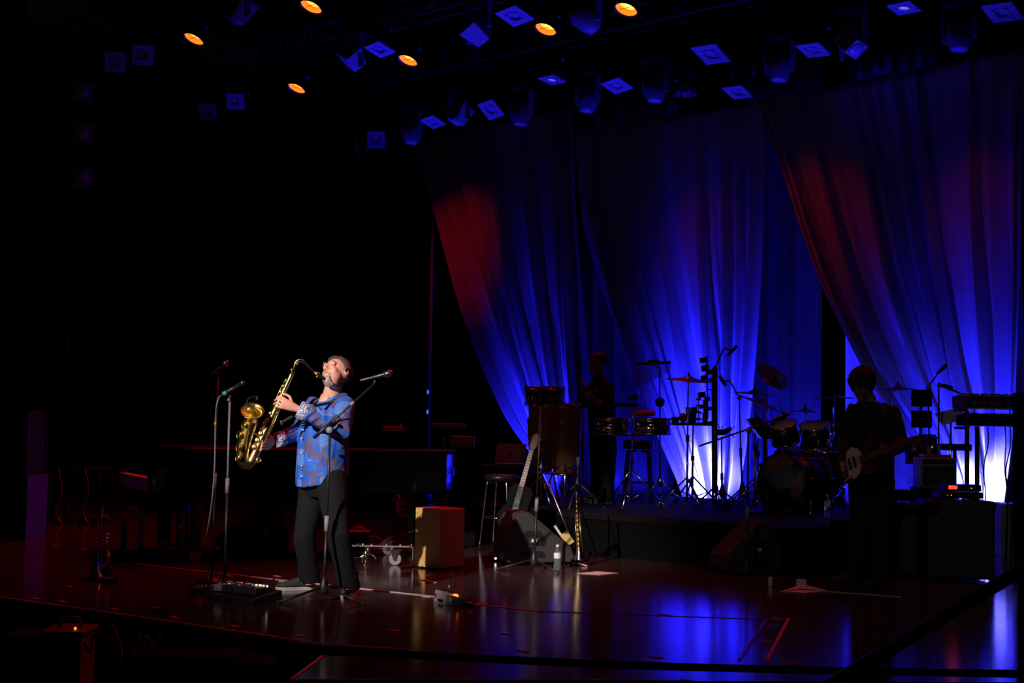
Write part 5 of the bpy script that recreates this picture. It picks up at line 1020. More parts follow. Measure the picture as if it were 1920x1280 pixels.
MB().lathe(sb, Z, [(.03, .004), (.03, .02), (.012, .028), (.01, .2)], 12).build('peg', M['black'], t)
# slanted stand arm with the gold case behind the wedge
t = thing('slanted_stand', 'slanting chrome rod stand with a gold block beside the soprano saxophone', 'stand', flo(1078, 1040)); c0 = X(1028, 905, 13.4); c1 = X(1086, 1038, 13.4); c1.z = .02
MB().tube([c0, c1], .008, 8).build('rod', M['steel'], t); MB().tube([X(1040, 985, 13.3), X(1074, 1036, 13.3)], .012, 8).build('lower_tube', M['plate'], t); d = (X(1074, 1036, 13.3) - X(1040, 985, 13.3)).normalized(); MB().box(X(1064, 1009, 13.26), (.075, .04, .12), (d.cross(V3((0, 1, 0))), V3((0, 1, 0)), d)).build('gold_block', M['goldbox'], t, .004)
MB().lathe((c1.x, c1.y, 0), Z, [(.09, 0), (.09, .015), (.02, .03)], 18).build('base', M['black'], t); MB().tube([X(1074, 1036, 13.3), V3((c1.x, c1.y, .03))], .01, 6).build('link', M['black'], t)
# ------------------------------------------------------------------ percussion on the riser
RZ = .4
def hw_stand(t, base, topz, r=.26, a0=.5, m='chrome', hub=.32):
    """chrome tripod hardware: centre tube, three braced legs"""
    base = V3(base); MB().tube([base + Z * .06, base + Z * (topz - base.z) * .6 ], .0125, 10).build('lower_tube', M[m], t); MB().tube([base + Z * (topz - base.z) * .58, V3((base.x, base.y, topz))], .009, 10).build('upper_tube', M[m], t)
    MB().tube([base + Z * ((topz - base.z) * .56), base + Z * ((topz - base.z) * .62)], .02, 10).build('height_clamp', M['black'], t)
    for k in range(3):
        d = V3((math.cos(a0 + k * 2.094), math.sin(a0 + k * 2.094), 0)); l_ = MB().tube([base + Z * hub, base + d * r + Z * .015], .009, 8).build('leg', M[m], t); MB().tube([base + Z * .09, base + d * r * .55 + Z * (hub * .47)], .006, 6).build('leg_brace', M[m], l_); MB().ell(base + d * r + Z * .016, (.016, .016, .015)).build('rubber_foot', M['rubber'], l_)
def drum(t, c, axis, r, h, shellm, lugs=6, head='skinhead', n=32):
    axis = V3(axis).normalized(); a, b, _ = frame(axis)
    MB().lathe(V3(c) - axis * h / 2, axis, [(r, 0), (r, h)], n).build('shell', M[shellm], t)
    for s_ in (-1, 1):
        MB().lathe(V3(c) + axis * (h / 2 - .01) * s_, axis * s_, [(r + .004, -.01), (r + .012, -.008), (r + .012, .012), (r + .004, .014)], n, cap=False).build('hoop', M['chrome'], t); MB().lathe(V3(c) + axis * (h / 2) * s_, axis * s_, [(r * .99, 0), (r * .99, .003), (0, .0035)], n).build('drum_head', M[head], t)
    for k in range(lugs):
        th = k * 2 * math.pi / lugs; d = a * math.cos(th) + b * math.sin(th); MB().tube([V3(c) + d * (r + .014) - axis * h * .45, V3(c) + d * (r + .014) + axis * h * .5], .004, 6).build('tension_rod', M['chrome'], t); MB().box(V3(c) + d * (r + .008), (.018, .02, min(.07, h * .4)), (d, axis.cross(d), axis)).build('lug', M['chrome'], t)
def conga(px, py0, py1, Y, r, label):
    topc = X(px, py0, Y); bot = X(px, py1, Y); H_ = topc.z - bot.z; t = thing('conga', label, 'drum', (bot.x, bot.y, RZ))
    MB().lathe((bot.x, bot.y, bot.z), Z, [(r * .72, 0), (r * .84, H_ * .18), (r * 1.04, H_ * .48), (r * 1.08, H_ * .62), (r * 1.02, H_ * .85), (r * .96, H_)], 32).build('shell', M['conga'], t)
    MB().lathe((bot.x, bot.y, topc.z), Z, [(r * .97, -.05), (r * 1.02, -.05), (r * 1.02, -.02), (r * .97, -.015)], 32, cap=False).build('rim', M['chrome'], t); MB().lathe((bot.x, bot.y, topc.z), Z, [(r * .96, 0), (r * .96, .006), (0, .012)], 32).build('drum_head', M['skinhead'], t)
    for z_ in (.1, .9): MB().lathe((bot.x, bot.y, bot.z + H_ * z_ * .3 + .02), Z, [(r * .78 + z_ * .02, 0), (r * .79 + z_ * .022, .02)], 32, cap=False).build('metal_band', M['steel'], t)
    for k in range(6):
        th = k * 1.047 + .3; d = V3((math.cos(th), math.sin(th), 0)); c = V3((bot.x, bot.y, topc.z - .18)); MB().tube([c + d * r * 1.05, c + d * r * 1.04 + Z * .15], .005, 6).build('tuning_rod', M['chrome'], t); MB().box(c + d * r * 1.05 - Z * .01, (.03, .03, .05), (d, Z.cross(d), Z)).build('side_plate', M['chrome'], t)
    for k in range(3):
        th = k * 2.094 + .5; d = V3((math.cos(th), math.sin(th), 0)); MB().tube([V3((bot.x, bot.y, bot.z + .1)) + d * r * .8, V3((bot.x, bot.y, bot.z - .02)) + d * r * .95, V3((bot.x, bot.y, RZ + .01)) + d * r * 1.45], .011, 8).build('stand_leg', M['chrome'], t)
    MB().tube([V3((bot.x, bot.y, bot.z - .015)) + V3((math.cos(u_), math.sin(u_), 0)) * r * .9 for u_ in [k * .393 for k in range(16)]], .009, 6, closed=True).build('stand_ring', M['chrome'], t)
conga(1016, 757, 884, 15.65, .15, 'tall wooden conga partly hidden behind the bongos')
conga(1059, 757, 886, 15.15, .165, 'tall wooden conga nearest the percussionist')
bs = V3((X(1016, 800, 14.75).x, 14.75, RZ)); t = thing('bongos', 'pair of dark bongos on a stand in front of the congas', 'drum', bs)
for px, r in ((1002, .095), (1037, .115)):
    c = X(px, 742, 14.75); h = .18; b_ = MB().lathe(c - Z * h / 2, Z, [(r * .85, 0), (r, h)], 28).build('shell', M['sunburst'], t); MB().lathe(c + Z * h / 2, Z, [(r + .004, -.03), (r + .014, -.028), (r + .014, .004), (r + .004, .006)], 28, cap=False).build('rim', M['chrome'], t); MB().lathe(c + Z * h / 2, Z, [(r * .99, 0), (r * .99, .004), (0, .006)], 28).build('drum_head', M['toplit'], t)
    for k in range(5): th = k * 1.2566 + .3; d = V3((math.cos(th), math.sin(th), 0)); MB().tube([c + d * (r + .012) + Z * h / 2, c + d * (r * .9 + .012) - Z * h * .48], .004, 6).build('tension_rod', M['chrome'], t); MB().lathe(c + d * (r * .9 + .012) - Z * h * .6, Z, [(.009, 0), (.009, .04)], 8).build('lug_nut', M['chrome'], t)
MB().box(X(1019, 744, 14.75), (.05, .05, .08)).build('bridge_block', M['black'], t); hw_stand(t, bs, X(1016, 748, 14.75).z, .28, .9)
t = boom_stand(V3((X(1083, 900, 14.7).x, 14.7, RZ)), (1086, 760), X(1084, 764, 14.7), X(1112, 735, 14.7), 'slim stand with a short boom beside the large conga', Y=14.7, a0=.2, r=.3, hub=.25)
hand_mic(X(1108, 739, 14.68), X(1122, 728, 14.68), 'small microphone on the slim stand beside the percussionist', False)
# timbales
tb = V3((X(1184, 900, 15.0).x, 15.0, RZ)); t = thing('timbales', 'pair of chrome timbales on a stand in front of the percussionist', 'drum', tb)
for px, r in ((1146, .175), (1222, .19)): drum(t, X(px, 799, 15.0), Z, r, .17, 'chrome', 6)
hw_stand(t, tb, X(1184, 806, 15.0).z, .36, .2, hub=.4); MB().tube([X(1146, 815, 15.0), X(1222, 815, 15.0)], .012, 8).build('cross_bar', M['chrome'], t)
ct = thing('cowbell_set', 'black cowbell and wood block on a rod above the timbales', 'cowbell', X(1184, 785, 15.0))
MB().tube([X(1184, 806, 15.0), X(1190, 740, 15.0)], .007, 6).build('rod', M['chrome'], ct); MB().box(X(1188, 745, 14.98), (.1, .06, .055), None, .9).build('cowbell', M['plastic'], ct, .006); MB().box(X(1173, 759, 14.97), (.25, .05, .04)).build('wood_block', M['plastic'], ct, .008); MB().tube([X(1173, 759, 14.97), X(1187, 762, 15.0)], .006, 6).build('arm', M['chrome'], ct)
tm = thing('tambourine', 'red tambourine mounted flat above the timbales', 'tambourine', X(1208, 774, 14.9)); c = X(1208, 774, 14.9)
MB().lathe(c, (0, -.15, 1), [(.1, -.018), (.112, -.018), (.112, .02), (.1, .02)], 28, cap=False).build('frame', M['redplastic'], tm); MB().lathe(c, (0, -.15, 1), [(.101, .012), (.09, .02), (0, .022)], 28).build('head', M['redplastic'], tm)
for k in range(8): th = k * .785; MB().lathe(c + V3((math.cos(th), math.sin(th), 0)) * .111, Z, [(.018, -.004), (.018, .004)], 10).build('jingle', M['chrome'], tm)
MB().tube([c - Z * .02, V3((c.x - .05, 15.0, c.z - .08))], .006, 6).build('rod', M['chrome'], tm)
# stool behind the timbales
c = V3((X(1196, 940, 16.0).x, 16.0, RZ)); t = thing('drum_throne', 'round black-seated stool behind the timbales', 'stool', c); z_ = X(1196, 828, 16.0).z
MB().lathe((c.x, c.y, z_ - .08), Z, [(.15, 0), (.17, .02), (.17, .08), (.14, .1), (0, .105)], 28).build('seat', M['plastic'], t)
for k in range(4): th = .6 + k * 1.571; d = V3((math.cos(th), math.sin(th), 0)); MB().tube(smooth_path([V3((c.x, c.y, z_ - .1)) + d * .06, V3((c.x, c.y, z_ - .11)) + d * .15, V3((c.x, c.y, z_ - .18)) + d * .17, c + d * .21 + Z * .01]), .014, 8).build('leg', M['black'], t)
MB().tube([c + V3((math.cos(u_), math.sin(u_), 0)) * .19 + Z * .22 for u_ in [k * .393 for k in range(16)]], .009, 6, closed=True).build('foot_ring', M['black'], t)
# bar chimes
ch = V3((X(1238, 940, 15.6).x, 15.6, RZ)); t = thing('bar_chimes', 'row of hanging bar chimes on a dark wooden bar', 'chimes', ch)
b0 = X(1193, 684, 15.6); b1 = X(1258, 681, 15.6); MB().box((b0 + b1) / 2 + Z * .01, ((b1 - b0).length, .035, .035), ((b1 - b0).normalized(), V3((0, 1, 0)), Z)).build('bar', M['neckwood'], t, .006); MB().box((b0 + b1) / 2 + Z * .035, (.12, .03, .03)).build('bar_block', M['neckwood'], t, .006)
for k in range(30): p = lerp(b0, b1, (k + .5) / 30); L = lerp(.24, .075, k / 29); MB().tube([p - Z * .012, p - Z * (.012 + L)], .0042, 6).build('chime', M['steel'], t)
MB().tube([X(1237, 690, 15.63), ch + Z * .05], .009, 8).build('pole', M['chrome'], t); MB().tube([X(1237, 690, 15.63), X(1225, 684, 15.63)], .009, 8).build('arm', M['chrome'], t); MB().lathe(X(1237, 754, 15.58), (0, -1, 0), [(.05, 0), (.055, .02), (.03, .05)], 9, smooth=False).build('clamp_wheel', M['black'], t); tripod(t, ch, .25, .28, .4, 'chrome')
# cymbals
def cymbal(px, py, Y, r, n, pole_px, label, base_z=RZ, bend=None, stand=True, m='cymbal'):
    c = X(px, py, Y); n = V3(n).normalized(); base = V3((X(pole_px, 940, Y).x, Y, base_z)); t = thing('cymbal_stand', label, 'cymbal', base)
    MB().lathe(c, n, [(r, 0), (r * .99, .002), (r * .6, .014), (r * .26, .024), (r * .2, .036), (r * .1, .046), (.008, .048), (.008, .044), (r * .1, .042), (r * .2, .032), (r * .26, .02), (r * .6, .01), (r * .98, -.001)], 40, cap=False).build('cymbal', M[m], t)
    MB().lathe(c + n * .045, n, [(.012, 0), (.016, .006), (.012, .022), (.006, .04)], 10).build('wing_nut', M['black'], t)
    top = bend or V3((base.x, base.y, c.z - .1))
    hw_stand(t, base, top.z, .3, .9); MB().tube([top, c + n * .05], .007, 8).build('tilter', M['chrome'], t)
    return t
cymbal(1291, 713, 15.1, .24, (.05, -.12, 1), 1288, 'flat bright cymbal on a tall stand behind the timbales')
cymbal(1450, 706, 15.6, .2, (.42, -.62, .75), 1437, 'dark steeply tilted cymbal high over the drum kit')
cymbal(1414, 739, 15.2, .23, (.08, -.05, 1), 1415, 'thin upper cymbal seen edge-on over the kick drum')
cymbal(1425, 757, 14.7, .29, (.38, -.1, 1), 1420, 'large tilted cymbal just under the thin upper one')
cymbal(1510, 772, 15.3, .145, (0, -.02, 1), 1512, 'small dark splash cymbal over the rack toms', m='cymbal')
cymbal(1566, 747, 15.7, .24, (-.03, -.02, 1), 1562, 'wide dark cymbal behind the bass player\'s shoulder')
cymbal(1684, 730, 15.3, .19, (-.05, -.05, 1), 1668, 'blue-rimmed cymbal on the far side of the bass player')
# percussion rack with small toys
rk = V3((X(1298, 940, 15.5).x, 15.5, RZ)); t = thing('percussion_table', 'narrow percussion table on a tall post behind the cymbal', 'table', rk); zt = X(1298, 795, 15.5).z
MB().box((rk.x, rk.y, zt), (.46, .26, .03)).build('tabletop', M['black'], t, .004); hw_stand(t, rk, zt - .01, .3, .1, 'black')
for px in (1337, 1343): MB().tube([X(px, 690, 15.55), V3((X(px, 900, 15.55).x, 15.55, RZ + .01))], .014, 8).build('post', M['black'], t)
MB().tube([X(1300, 796, 15.5), X(1340, 790, 15.55)], .012, 8).build('side_arm', M['black'], t)
rnd = random.Random(9)
toys = [(1266, 'small wood block at the near end of the percussion table', 'wood'), (1281, 'red temple block on the percussion table', 'red'), (1296, 'small drum pad upright on the percussion table', 'pad'), (1309, 'stacked hand bells on the percussion table', 'bells'), (1322, 'dark shaker standing on the percussion table', 'shaker')]
for i, (px, lab, kd) in enumerate(toys):
    c = X(px, 792, 15.45); c.z = zt + .015; t = thing('percussion_toy', lab, 'percussion', c)
    if kd == 'wood': MB().box(c + Z * .03, (.08, .06, .06)).build('block', M['neckwood'], t, .008); MB().box(c + V3((0, -.031, .04)), (.06, .006, .012)).build('slot', M['matte'], t)
    elif kd == 'red': MB().ell(c + Z * .055, (.05, .05, .05)).build('block', M['redplastic'], t); MB().box(c + V3((0, -.048, .06)), (.06, .012, .01)).build('slot', M['matte'], t); MB().lathe(c, Z, [(.03, 0), (.02, .015)], 12).build('foot', M['black'], t)
    elif kd == 'pad': MB().lathe(c, Z, [(.05, 0), (.055, .1), (.06, .11), (.06, .16), (.0, .165)], 20).build('drum', M['sunburst'], t); MB().lathe(c, Z, [(.061, .15), (.066, .152), (.066, .165), (.061, .167)], 20, cap=False).build('hoop', M['chrome'], t)
    elif kd == 'bells':
        for k in range(4): MB().lathe(c + Z * (.03 + .07 * k), Z, [(.045 - .005 * k, 0), (.03, .02), (.008, .03)], 16).build('bell', M['brass'], t)
        MB().tube([c, c + Z * .3], .006, 6).build('rod', M['chrome'], t)
    else: MB().lathe(c, Z, [(.022, 0), (.03, .01), (.03, .1), (.02, .115), (.018, .2), (.026, .21), (.026, .25)], 14).build('body', M['plastic'], t)
    if kd != 'shaker': MB().tube([c + V3((.02, .02, .0)), c + V3((.025, .02, .1))], .004, 5).build('pin', M['steel'], t)
# block tree on the post: clamps, blocks
bt = thing('block_tree', 'cluster of small blocks and clamps on the percussion post', 'percussion', X(1328, 720, 15.5))
for px, py, s_ in ((1318, 675, .07), (1322, 690, .08), (1320, 708, .07), (1330, 698, .06), (1334, 712, .06), (1316, 740, .08), (1326, 748, .06), (1330, 766, .05), (1316, 762, .06)):
    MB().box(X(px, py, 15.5), (s_, .06, s_ * .8), (V3((.97, 0, .2)), V3((0, 1, 0)), V3((-.2, 0, .97)))).build('block', M['plastic'], bt, .006)
MB().tube([X(1325, 668, 15.5), X(1327, 785, 15.5)], .01, 8).build('post', M['black'], bt); MB().tube([X(1325, 730, 15.5), X(1338, 730, 15.55)], .008, 6).build('clamp_arm', M['black'], bt)
# boom microphones over the percussion
def boom_mic(pole, top, arm, mic0, mic1, Y, label, labelm, z0=RZ):
    base = V3((X(pole, 940, Y).x, Y, z0)); t = boom_stand(base, top, X(top[0], top[1], Y), X(arm[0], arm[1], Y), label, Y=Y, a0=.7, r=.22, hub=.2, clutch=.5); hand_mic(X(*mic0, Y - .02), X(*mic1, Y - .02), labelm, False); MB().tube([X(arm[0], arm[1], Y), X((mic0[0] + mic1[0]) / 2, (mic0[1] + mic1[1]) / 2, Y)], .008, 6).build('clip', M['black'], t)
boom_mic(1341, (1340, 690), (1358, 652), (1364, 667), (1382, 648), 15.35, 'tall boom stand rising over the percussion post', 'slanted overhead microphone at the top of the tall boom')
boom_mic(1392, (1386, 745), (1368, 713), (1361, 724), (1349, 704), 15.2, 'boom stand leaning over towards the bright curtain', 'black microphone tipped up in front of the bright curtain')
st_ = V3((X(1354, 940, 14.9).x, 14.9, RZ)); t = boom_stand(st_, (1353, 818), None, None, 'straight stand carrying a clamped tablet holder before the bright curtain', Y=14.9, a0=.3, r=.28, hub=.18)
hd = thing('tablet_holder', 'dark clamp holder with splayed arms on the straight stand', 'holder', X(1357, 812, 14.9)); MB().prism([(-.09, -.03), (.02, -.045), (.1, .0), (.09, .03), (.02, .02), (-.07, .03)], X(1356, 808, 14.9), (V3((1, 0, .2)).normalized(), V3((-.2, 0, 1)).normalized(), V3((0, 1, 0))), .03).build('bracket', M['plastic'], hd, .004)
for a_, b_ in (((1349, 803), (1346, 794)), ((1352, 803), (1356, 798)), ((1374, 803), (1378, 799)), ((1370, 813), (1377, 820))): MB().tube([X(*a_, 14.9), X(*b_, 14.9)], .006, 6).build('finger_arm', M['plastic'], hd)
# front vocal boom stand by wedge 2
base = flo(1400, 1091); t = boom_stand(base, (1403, 806), X(1311, 836, base.y), X(1452, 787, base.y + .2), 'tall boom stand in front of the dark wedge, one leg pointing forward', a0=math.radians(196), r=.34, hub=.1)
hand_mic(X(1449, 788, base.y + .2), X(1478, 776, base.y + .25), 'microphone at the end of the tall boom near the drum kit', False)

# ------------------------------------------------------------------ drum kit
def art_material():
    m = mat('kick_art', (.1, .1, .12), .45); nt = m.node_tree; b = nt.nodes['Principled BSDF']; tc = nt.nodes.new('ShaderNodeTexCoord'); vo = nt.nodes.new('ShaderNodeTexVoronoi'); vo.inputs['Scale'].default_value = 5.5; nt.links.new(tc.outputs['Object'], vo.inputs['Vector'])
    sp = nt.nodes.new('ShaderNodeSeparateColor'); nt.links.new(vo.outputs['Color'], sp.inputs[0]); cr = nt.nodes.new('ShaderNodeValToRGB'); cr.color_ramp.interpolation = 'CONSTANT'; e = cr.color_ramp.elements; e[0].color = (.02, .02, .035, 1); e[1].position = .45; e[1].color = (.10, .16, .18, 1)
    for pos, c in ((.6, (.2, .1, .06, 1)), (.72, (.22, .17, .18, 1)), (.84, (.015, .015, .03, 1)), (.92, (.26, .15, .06, 1))): q_ = e.new(pos); q_.color = c
    nt.links.new(sp.outputs[0], cr.inputs[0]); nt.links.new(cr.outputs[0], b.inputs['Base Color']); return m
M['kick_art'] = art_material()
KY = 14.1; kc = X(1466, 910, KY); kn_ = (-W * .98 - U * .12).normalized()
kc.z = RZ + .31; t = thing('bass_drum', 'large kick drum with a dark painted front head', 'drum', V3((kc.x, kc.y, RZ)))
MB().lathe(kc + kn_ * -.42, kn_, [(.285, 0), (.285, .42)], 48).build('shell', M['plastic'], t)
for s_, q_ in ((0, 1), (-.42, -1)): MB().lathe(kc + kn_ * s_, kn_ * q_, [(.287, -.03), (.305, -.028), (.305, .012), (.285, .014)], 48, cap=False).build('hoop', M['plastic'], t)
MB().lathe(kc + kn_ * .003, kn_, [(.286, 0), (.286, .003), (0, .004)], 48).build('front_head', M['kick_art'], t); MB().lathe(kc - kn_ * .423, -kn_, [(.286, 0), (.286, .003), (0, .004)], 48).build('batter_head', M['skinhead'], t)
a, b, _ = frame(kn_)
for k in range(8): th = k * .785 + .2; d = a * math.cos(th) + b * math.sin(th); MB().tube([kc + d * .302 + kn_ * .01, kc + d * .302 - kn_ * .43], .005, 6).build('tension_rod', M['chrome'], t); MB().box(kc + d * .31 + kn_ * .012, (.025, .03, .035), (d, kn_.cross(d), kn_)).build('claw', M['chrome'], t)
for s_ in (-1, 1): MB().tube([kc + a * .27 * s_ - kn_ * .1 - Z * .08, V3((kc.x, kc.y, RZ + .012)) + a * .4 * s_ + kn_ * .05], .009, 8).build('spur', M['chrome'], t)
for px, py, Y, r, h, n, lab in ((1470, 812, 14.55, .135, .2, (-.25, -.35, 1), 'smaller rack tom over the kick drum'), (1528, 816, 14.75, .15, .22, (-.15, -.3, 1), 'larger rack tom beside the small one'), (1548, 880, 14.6, .19, .36, (0, 0, 1), 'floor tom behind the bass player'), (1488, 852, 15.15, .17, .14, (0, -.1, 1), 'snare drum behind the rack toms')):
    c = X(px, py, Y); t = thing('drum', lab, 'drum', (c.x, c.y, RZ)); drum(t, c, n, r, h, 'plastic', 6)
    if 'floor' in lab:
        for k in range(3): d = V3((math.cos(k * 2.094 + .5), math.sin(k * 2.094 + .5), 0)); MB().tube([c + d * (r + .02), V3((c.x, c.y, RZ + .01)) + d * (r + .04)], .008, 8).build('leg', M['chrome'], t)
    elif 'snare' in lab: hw_stand(t, V3((c.x, c.y, RZ)), c.z - .08, .25, .3)
    else: MB().tube([c - V3(n).normalized() * h * .4, V3((c.x + .05, c.y + .25, c.z - .1)), V3((c.x + .05, c.y + .27, RZ + .3)), V3((c.x + .05, c.y + .3, RZ + .01))], .011, 8).build('mount_post', M['chrome'], t)
# pedal and hardware legs
hh = V3((X(1540, 960, 15.5).x, 15.5, RZ)); t = thing('hi_hat_stand', 'chrome hi-hat stand with pedal among the drums', 'hi-hat', hh); hw_stand(t, hh, X(1553, 850, 15.5).z, .25, .8); MB().box(hh + V3((-.06, -.12, .03)), (.09, .26, .014), (V3((1, 0, 0)), V3((0, .98, .18)).normalized(), V3((0, -.18, .98)).normalized())).build('pedal_board', M['chrome'], t, .003)
for s_ in (0, .03): MB().lathe(V3((hh.x, hh.y, X(1553, 862, 15.5).z + s_)), Z if s_ else -Z, [(.17, 0), (.06, .015), (.02, .03)], 32).build('hi_hat_cymbal', M['cymbal'], t)
sp_ = V3((X(1556, 960, 14.3).x, 14.3, RZ)); t = boom_stand(sp_, (1553, 832), X(1553, 832, 14.3), X(1565, 800, 14.35), 'straight blue-lit stand between the drums and the bass player', Y=14.3, a0=.2, r=.15, hub=.15); hand_mic(X(1562, 806, 14.33), X(1578, 792, 14.35), 'small microphone over the floor tom', False)
c = X(1462, 776, 14.5); t = thing('clip_microphone', 'gooseneck clip microphone bent over the small rack tom', 'microphone', c); MB().tube(smooth_path([X(1446, 772, 14.5), X(1450, 763, 14.5), X(1458, 761, 14.5), X(1465, 766, 14.5), X(1468, 774, 14.5)]), .005, 6).build('gooseneck', M['black'], t); MB().tube([X(1468, 772, 14.5), X(1473, 783, 14.5)], .018, 10).build('capsule', M['plastic'], t); MB().tube([X(1446, 772, 14.5), X(1450, 796, 14.52)], .006, 6).build('clip_arm', M['black'], t)
c = X(1425, 800, 14.4); t = thing('drum_monitor', 'angular black monitor box beside the small rack tom', 'speaker', V3((c.x, c.y, RZ))); MB().prism([(-.13, .07), (-.02, .11), (.1, -.02), (.12, -.12), (.02, -.12)], c, (V3((1, 0, 0)), Z, V3((0, 1, 0))), .16).build('cabinet', M['plastic'], t, .006); MB().tube([c + V3((.06, .08, -.1)), V3((c.x + .06, c.y + .08, RZ + .02))], .014, 8).build('post', M['black'], t); MB().lathe((c.x + .06, c.y + .08, RZ), Z, [(.16, 0), (.16, .015), (.02, .03)], 20).build('base', M['black'], t)

# ------------------------------------------------------------------ percussionist and bass player
def simple_person(label, c, f, H_, joints, shirt, trou, skin, hair, head_c, hf, hu, hairkind, shoes):
    t = thing('person', label, 'person', c); l = Z.cross(f); b = MB(); s = MB(); tr = MB(); J = joints
    hip = J['hip']; ch_ = J['chest']; nb = J['neck']
    b.loft([(hip - Z * .05, l * .14, f * .1), (lerp(hip, ch_, .5), l * .14, f * .1), (ch_, l * .165, f * .11), (nb, l * .07, f * .06)])
    b.tube([nb - Z * .05, nb + Z * .03, head_c - hu * .06], [.07, .06, .06], 14); q_ = head_parts(b, head_c, hf, hu, 1.0)
    s.loft([(hip - Z * .06, l * .19, f * .145), (lerp(hip, ch_, .35), l * .18, f * .145), (ch_ - Z * .03, l * .19, f * .145), (ch_ + Z * .09, l * .19, f * .12), (lerp(ch_, nb, .75), l * .14, f * .09), (nb, l * .085, f * .075)], 32)
    for sd in ('L', 'R'):
        sh_, el, wr = J['sh' + sd], J['el' + sd], J['wr' + sd]
        b.tube([sh_, lerp(sh_, el, .5), el, lerp(el, wr, .4), wr], [.052, .047, .042, .042, .027], 12); s.tube([lerp(ch_ + Z * .07, sh_, .4), sh_, lerp(sh_, el, .5), el, lerp(el, wr, .6)], [.08, .078, .07, .064, .052], 16)
        hd_ = J['hd' + sd]; d = (hd_ - wr); d.normalize(); sd_ = d.cross(Z).normalized(); up_ = sd_.cross(d)
        b.loft([(wr, up_ * .022, sd_ * .018), (wr + d * .05, up_ * .036, sd_ * .017), (wr + d * .085, up_ * .038, sd_ * .014)], 12)
        curl = J.get('curl' + sd, V3((0, .03, -.01)))
        for k in range(4): k0 = wr + d * .08 + up_ * (.028 - .019 * k); finger(b, [wr + d * .05 + up_ * (.02 - .013 * k), k0, k0 + d * .035 + curl * .25, k0 + d * .05 + curl * .9, k0 + d * .045 + curl * 1.5], .009, .0075)
        finger(b, [wr + d * .02 + up_ * .02, wr + d * .05 + up_ * .045 + curl * .2, wr + d * .075 + up_ * .05 + curl * .7], .011, .009)
        kn2, an = J['kn' + sd], J['an' + sd]; hp_ = hip + l * (.09 if sd == 'L' else -.09)
        b.tube([hp_, lerp(hp_, kn2, .5), kn2, lerp(kn2, an, .4), an], [.08, .07, .05, .05, .035], 12); tr.tube([hp_, lerp(hp_, kn2, .35), kn2, lerp(kn2, an, .4), an - Z * .04], [.108, .1, .078, .072, .07], 16)
        sf = J.get('sf' + sd, f); u_ = MB(); so = MB(); he = V3((an.x, an.y, c[2])) - sf * .07; shoe(u_, so, he, he + sf * .28); o = union(u_, 'shoe', M['shoe'], t, .012, 2); so.build('sole', M['rubber'], o)
    tr.loft([(hip + Z * .08, l * .16, f * .13), (hip - Z * .02, l * .18, f * .14), (hip - Z * .13, l * .16, f * .12)], 24)
    union(b, 'body', M[skin], t, .009, 3); union(s, 'shirt', M[shirt], t, .013, 4); union(tr, 'trousers', M[trou], t, .013, 3)
    if hairkind == 'short': keep = lambda x, y, z: z > (.062 if x > .03 else (-.04 if x < -.03 else .02))
    else: keep = lambda x, y, z: z > (.03 if x > .04 else -.09) or x < -.02
    o = shell(q_, 1, keep, 1.1 if hairkind == 'short' else 1.34, (-.018, 0, .032), (.1, .079, .088), .03 if hairkind == 'short' else .05, 2).build('hair', M[hair], t); o.modifiers.new('t', 'SOLIDIFY').thickness = .014
    return t, q_
# percussionist: stands behind the timbales facing the congas
PY = 15.75; f = V3((-.93, -.36, 0)).normalized(); foot = V3((X(1126, 945, PY).x, PY, RZ))
P = lambda x, y, dy=0: X(x, y, PY + dy)
simple_person('person in dark clothes playing behind the congas and timbales', foot, f, 1.7, dict(hip=P(1131, 845), chest=P(1128, 755), neck=P(1124, 706), shL=P(1140, 728, -.16), elL=P(1140, 770, -.25), wrL=P(1113, 748, -.42), hdL=P(1104, 742, -.46), shR=P(1112, 725, .16), elR=P(1096, 755, .2), wrR=P(1094, 725, -.05), hdR=P(1090, 717, -.12), knL=P(1140, 895, -.1), anL=V3((foot.x + .07, PY - .1, RZ + .09)), knR=P(1121, 893, .08), anR=V3((foot.x - .05, PY + .12, RZ + .09))), 'darkcloth', 'darkcloth', 'skindark', 'darkhair', P(1121, 681), (f + Z * .05).normalized(), Z, 'short', None)
# bass player
BY = 11.75; f = V3((-.62, -.78, 0)).normalized(); foot = V3((X(1622, 1095, BY).x, BY, 0))
P = lambda x, y, dy=0: X(x, y, BY + dy)
bp, qb = simple_person('person with bushy hair and glasses playing a bass guitar, head bowed', foot, f, 1.75, dict(hip=P(1634, 895), chest=P(1638, 800), neck=P(1628, 752), shL=P(1672, 775, -.12), elL=P(1690, 834, -.3), wrL=P(1668, 848, -.58), hdL=P(1657, 845, -.68), curlL=V3((-.01, .02, .03)), shR=P(1602, 770, .1), elR=P(1577, 826, .06), wrR=P(1588, 856, -.26), hdR=P(1600, 861, -.33), curlR=V3((.0, .03, -.02)), knL=P(1652, 995, -.08), anL=V3((foot.x + .09, BY - .06, .09)), knR=P(1612, 995, .05), anR=V3((foot.x - .08, BY + .1, .09)), sfR=V3((-.9, -.4, 0)).normalized()), 'darkcloth', 'darkcloth', 'skindark', 'darkhair', P(1616, 722, -.05), (f * .9 - Z * .42).normalized(), (Z * .9 + f * .42).normalized(), 'bushy', None)
for y in (-1, 1): MB().tube([qb(.104, .03 * y + .019 * math.cos(u_), .01 + .016 * math.sin(u_)) for u_ in [k * .52 for k in range(12)]], .0018, 5, closed=True).build('glasses_rim', M['chrome'], bp); MB().tube([qb(.1, .05 * y, .014), qb(.0, .084 * y, .014)], .0018, 5).build('glasses_temple', M['chrome'], bp)
MB().tube([qb(.104, -.011, .012), qb(.108, 0, .015), qb(.104, .011, .012)], .0018, 5).build('glasses_bridge', M['chrome'], bp)
